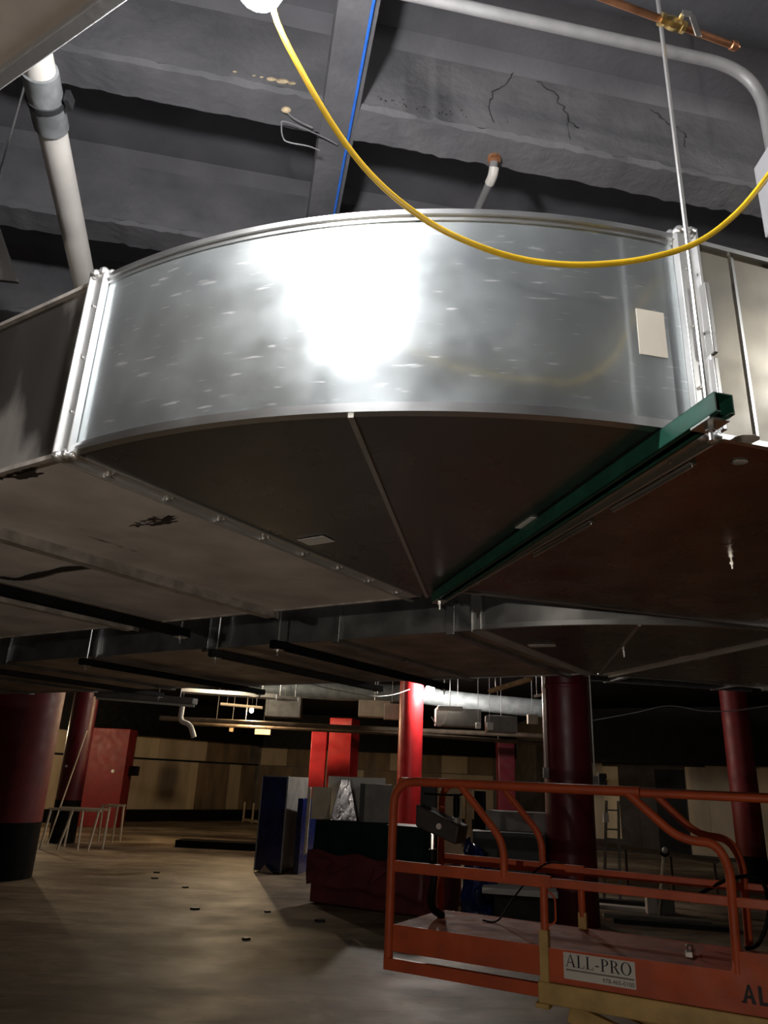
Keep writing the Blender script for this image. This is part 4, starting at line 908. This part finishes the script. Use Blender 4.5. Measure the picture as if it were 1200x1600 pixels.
GL['A'] = (.78, [[(.04, 0), (.10, 0), (.40, .96), (.36, 1)], [(.36, 1), (.42, 1), (.74, 0), (.58, 0)], [(.17, .32), (.60, .32), (.58, .38), (.19, .38)], [(-.04, 0), (.19, 0), (.19, .035), (-.04, .035)], [(.50, 0), (.82, 0), (.82, .035), (.50, .035)]])
GL['L'] = (.62, [[(.09, 0), (.23, 0), (.23, 1), (.09, 1)], [(.0, 0), (.58, 0), (.58, .045), (.0, .045)], [(.53, 0), (.58, 0), (.60, .25), (.57, .25)], [(0, .965), (.33, .965), (.33, 1), (0, 1)]])
GL['-'] = (.38, [[(.04, .30), (.34, .30), (.34, .40), (.04, .40)]])
GL['P'] = (.62, [[(.09, 0), (.23, 0), (.23, 1), (.09, 1)], [(0, 0), (.34, 0), (.34, .035), (0, .035)], [(0, .965), (.25, .965), (.25, 1), (0, 1)]] + seg_bowl(.22, .60, .45, 1., .13, .045))
GL['R'] = (.72, [[(.09, 0), (.23, 0), (.23, 1), (.09, 1)], [(0, 0), (.34, 0), (.34, .035), (0, .035)], [(0, .965), (.25, .965), (.25, 1), (0, 1)], [(.33, .50), (.46, .50), (.74, 0), (.58, 0)], [(.56, 0), (.80, 0), (.80, .035), (.56, .035)]] + seg_bowl(.22, .58, .47, 1., .13, .045))
GL['O'] = (.84, seg_bowl(.02, .82, -.02, 1.02, .14, .05, True, 28))
mb = MB(); x = 0; S_ = .062
adv = sum(GL[c][0]+.08 for c in 'ALL-PRO'); sx = .372/adv
for ch in 'ALL-PRO':
    wd_, polys = GL[ch]
    for q in polys:
        n = len(q); pts = [(1.128+(x+a)*sx, .996+b*S_) for a, b in q]
        mb.add([(p[0], -.0247, p[1]) for p in pts] + [(p[0], -.0233, p[1]) for p in pts], [tuple(range(n)), tuple(range(2*n-1, n-1, -1))])
    x += wd_+.08
obj('lettering', mb, M['ink'], sg, local=True, smooth=False, label='black serif lettering reading ALL-PRO')
obj('rule', MB().box(1.128, 1.505, -.0245, -.0234, .976, .984), M['inkgrey'], sg, local=True, label='grey rule under the lettering')
def text(body, size, x, z, y, parent, m, align='LEFT', bold=0., xs=1.0):
    cu = bpy.data.curves.new('lettering', 'FONT'); cu.body = body; cu.size = size; cu.extrude = .0004; cu.offset = bold; cu.align_x = align; cu.resolution_u = 3
    o = bpy.data.objects.new('lettering', cu); COL.objects.link(o); o.parent = parent
    o.location = (x, y, z); o.rotation_euler = (R(90), 0, 0); o.scale = (xs, 1, 1); cu.materials.append(m)
    bpy.context.view_layer.update(); me = bpy.data.meshes.new_from_object(o.evaluated_get(bpy.context.evaluated_depsgraph_get())); o2 = bpy.data.objects.new('phone_number', me); COL.objects.link(o2); o2.parent = parent; o2.location = o.location; o2.rotation_euler = o.rotation_euler; o2.scale = o.scale; o2['label'] = 'grey phone number lettering'; bpy.data.objects.remove(o); return o2
text('978-465-0100', .030, 1.505, .944, -.0242, sg, M['inkgrey'], 'RIGHT', .0006, 1.02)
# stencilled letters at the right of the side board
mb = MB()
def sten(q): 
    n = len(q); mb.add([(p[0], -.0215, p[1]) for p in q] + [(p[0], -.0205, p[1]) for p in q], [tuple(range(n)), tuple(range(2*n-1, n-1, -1))])
zb_, hh = .955, .085
sten([(2.040, zb_), (2.058, zb_), (2.081, zb_+hh), (2.070, zb_+hh)]); sten([(2.084, zb_), (2.105, zb_), (2.082, zb_+hh), (2.073, zb_+hh)])
sten([(2.060, zb_+.022), (2.088, zb_+.022), (2.085, zb_+.036), (2.063, zb_+.036)]); sten([(2.034, zb_), (2.062, zb_), (2.062, zb_+.008), (2.034, zb_+.008)])
sten([(2.118, zb_), (2.136, zb_), (2.136, zb_+hh), (2.118, zb_+hh)]); sten([(2.136, zb_), (2.175, zb_), (2.175, zb_+.016), (2.136, zb_+.016)])
obj('stencil', mb, M['ink'], side, local=True, smooth=False, label='black stencilled letters AL')
# controls hung inside the far corner of the rails
ctl = obj('control_box', MB().hexa([(.00, .28, 1.655), (.31, .28, 1.555), (.31, .46, 1.555), (.00, .46, 1.655)], [(.00, .28, 1.80), (.335, .28, 1.675), (.335, .46, 1.675), (.00, .46, 1.80)]), M['control'], lift, local=True, bevel=.012, label='black control box with joystick')
obj('joystick', MB().tube([(.28, .36, 1.68), (.28, .36, 1.72), (.28, .36, 1.74), (.28, .36, 1.85), (.28, .36, 1.88)], [.018, .014, .022, .026, .012], 10), M['black'], ctl, local=True)
obj('joystick_collar', MB().cyl((.28, .36, 1.685), (.28, .36, 1.725), .030, 10), M['greypanel'], ctl, local=True)
obj('joystick_guard', MB().tube(fillet([(.03, .36, 1.87), (.31, .36, 1.87), (.345, .36, 1.90), (.30, .36, 1.94), (.12, .36, 1.945)], .03), .008, 6), M['black'], ctl, local=True)
obj('button', MB().cyl((.19, .275, 1.665), (.19, .262, 1.665), .020, 10), M['whitep'], ctl, local=True)
obj('mount_plate', MB().box(-.02, .10, .40, .43, 1.78, ZT), M['dark'], ctl, local=True)
obj('cable_gland', MB().cyl((.10, .36, 1.61), (.10, .36, 1.50), .018, 8), M['zinc'], ctl, local=True)
obj('cable', MB().tube(smoothpts([(.10, .36, 1.51), (.105, .36, 1.42), (.12, .36, 1.34), (.09, .38, 1.16), (.12, .5, 1.08)], 5), .026, 8), M['black'], ctl, local=True)
for nm, lab, pts in (('hose', 'black hose looping over the right end of the lift rails', [(2.02, .70, 1.09), (2.10, .72, 1.13), (2.17, .74, 1.30), (2.15, .72, 1.47), (2.0, .76, 1.47), (1.86, .80, 1.40), (1.70, .83, 1.30)]), ('hose', 'black cable hanging over the far mid rail of the lift', [(.98, W+.02, 1.40), (.90, W+.0, 1.452), (.80, W-.02, 1.45), (.70, W-.04, 1.38), (.58, W-.12, 1.22), (.50, W-.22, 1.085), (.40, W-.25, 1.078)])):
    Mx = Matrix.Translation((.181, 5.395, 0)) @ Matrix.Rotation(LZ, 4, 'Z')
    one(nm, MB().tube([Mx @ p for p in smoothpts(pts, 6)], .012 if 'loop' in lab else .006, 8), M['black'], lab, 'hose')
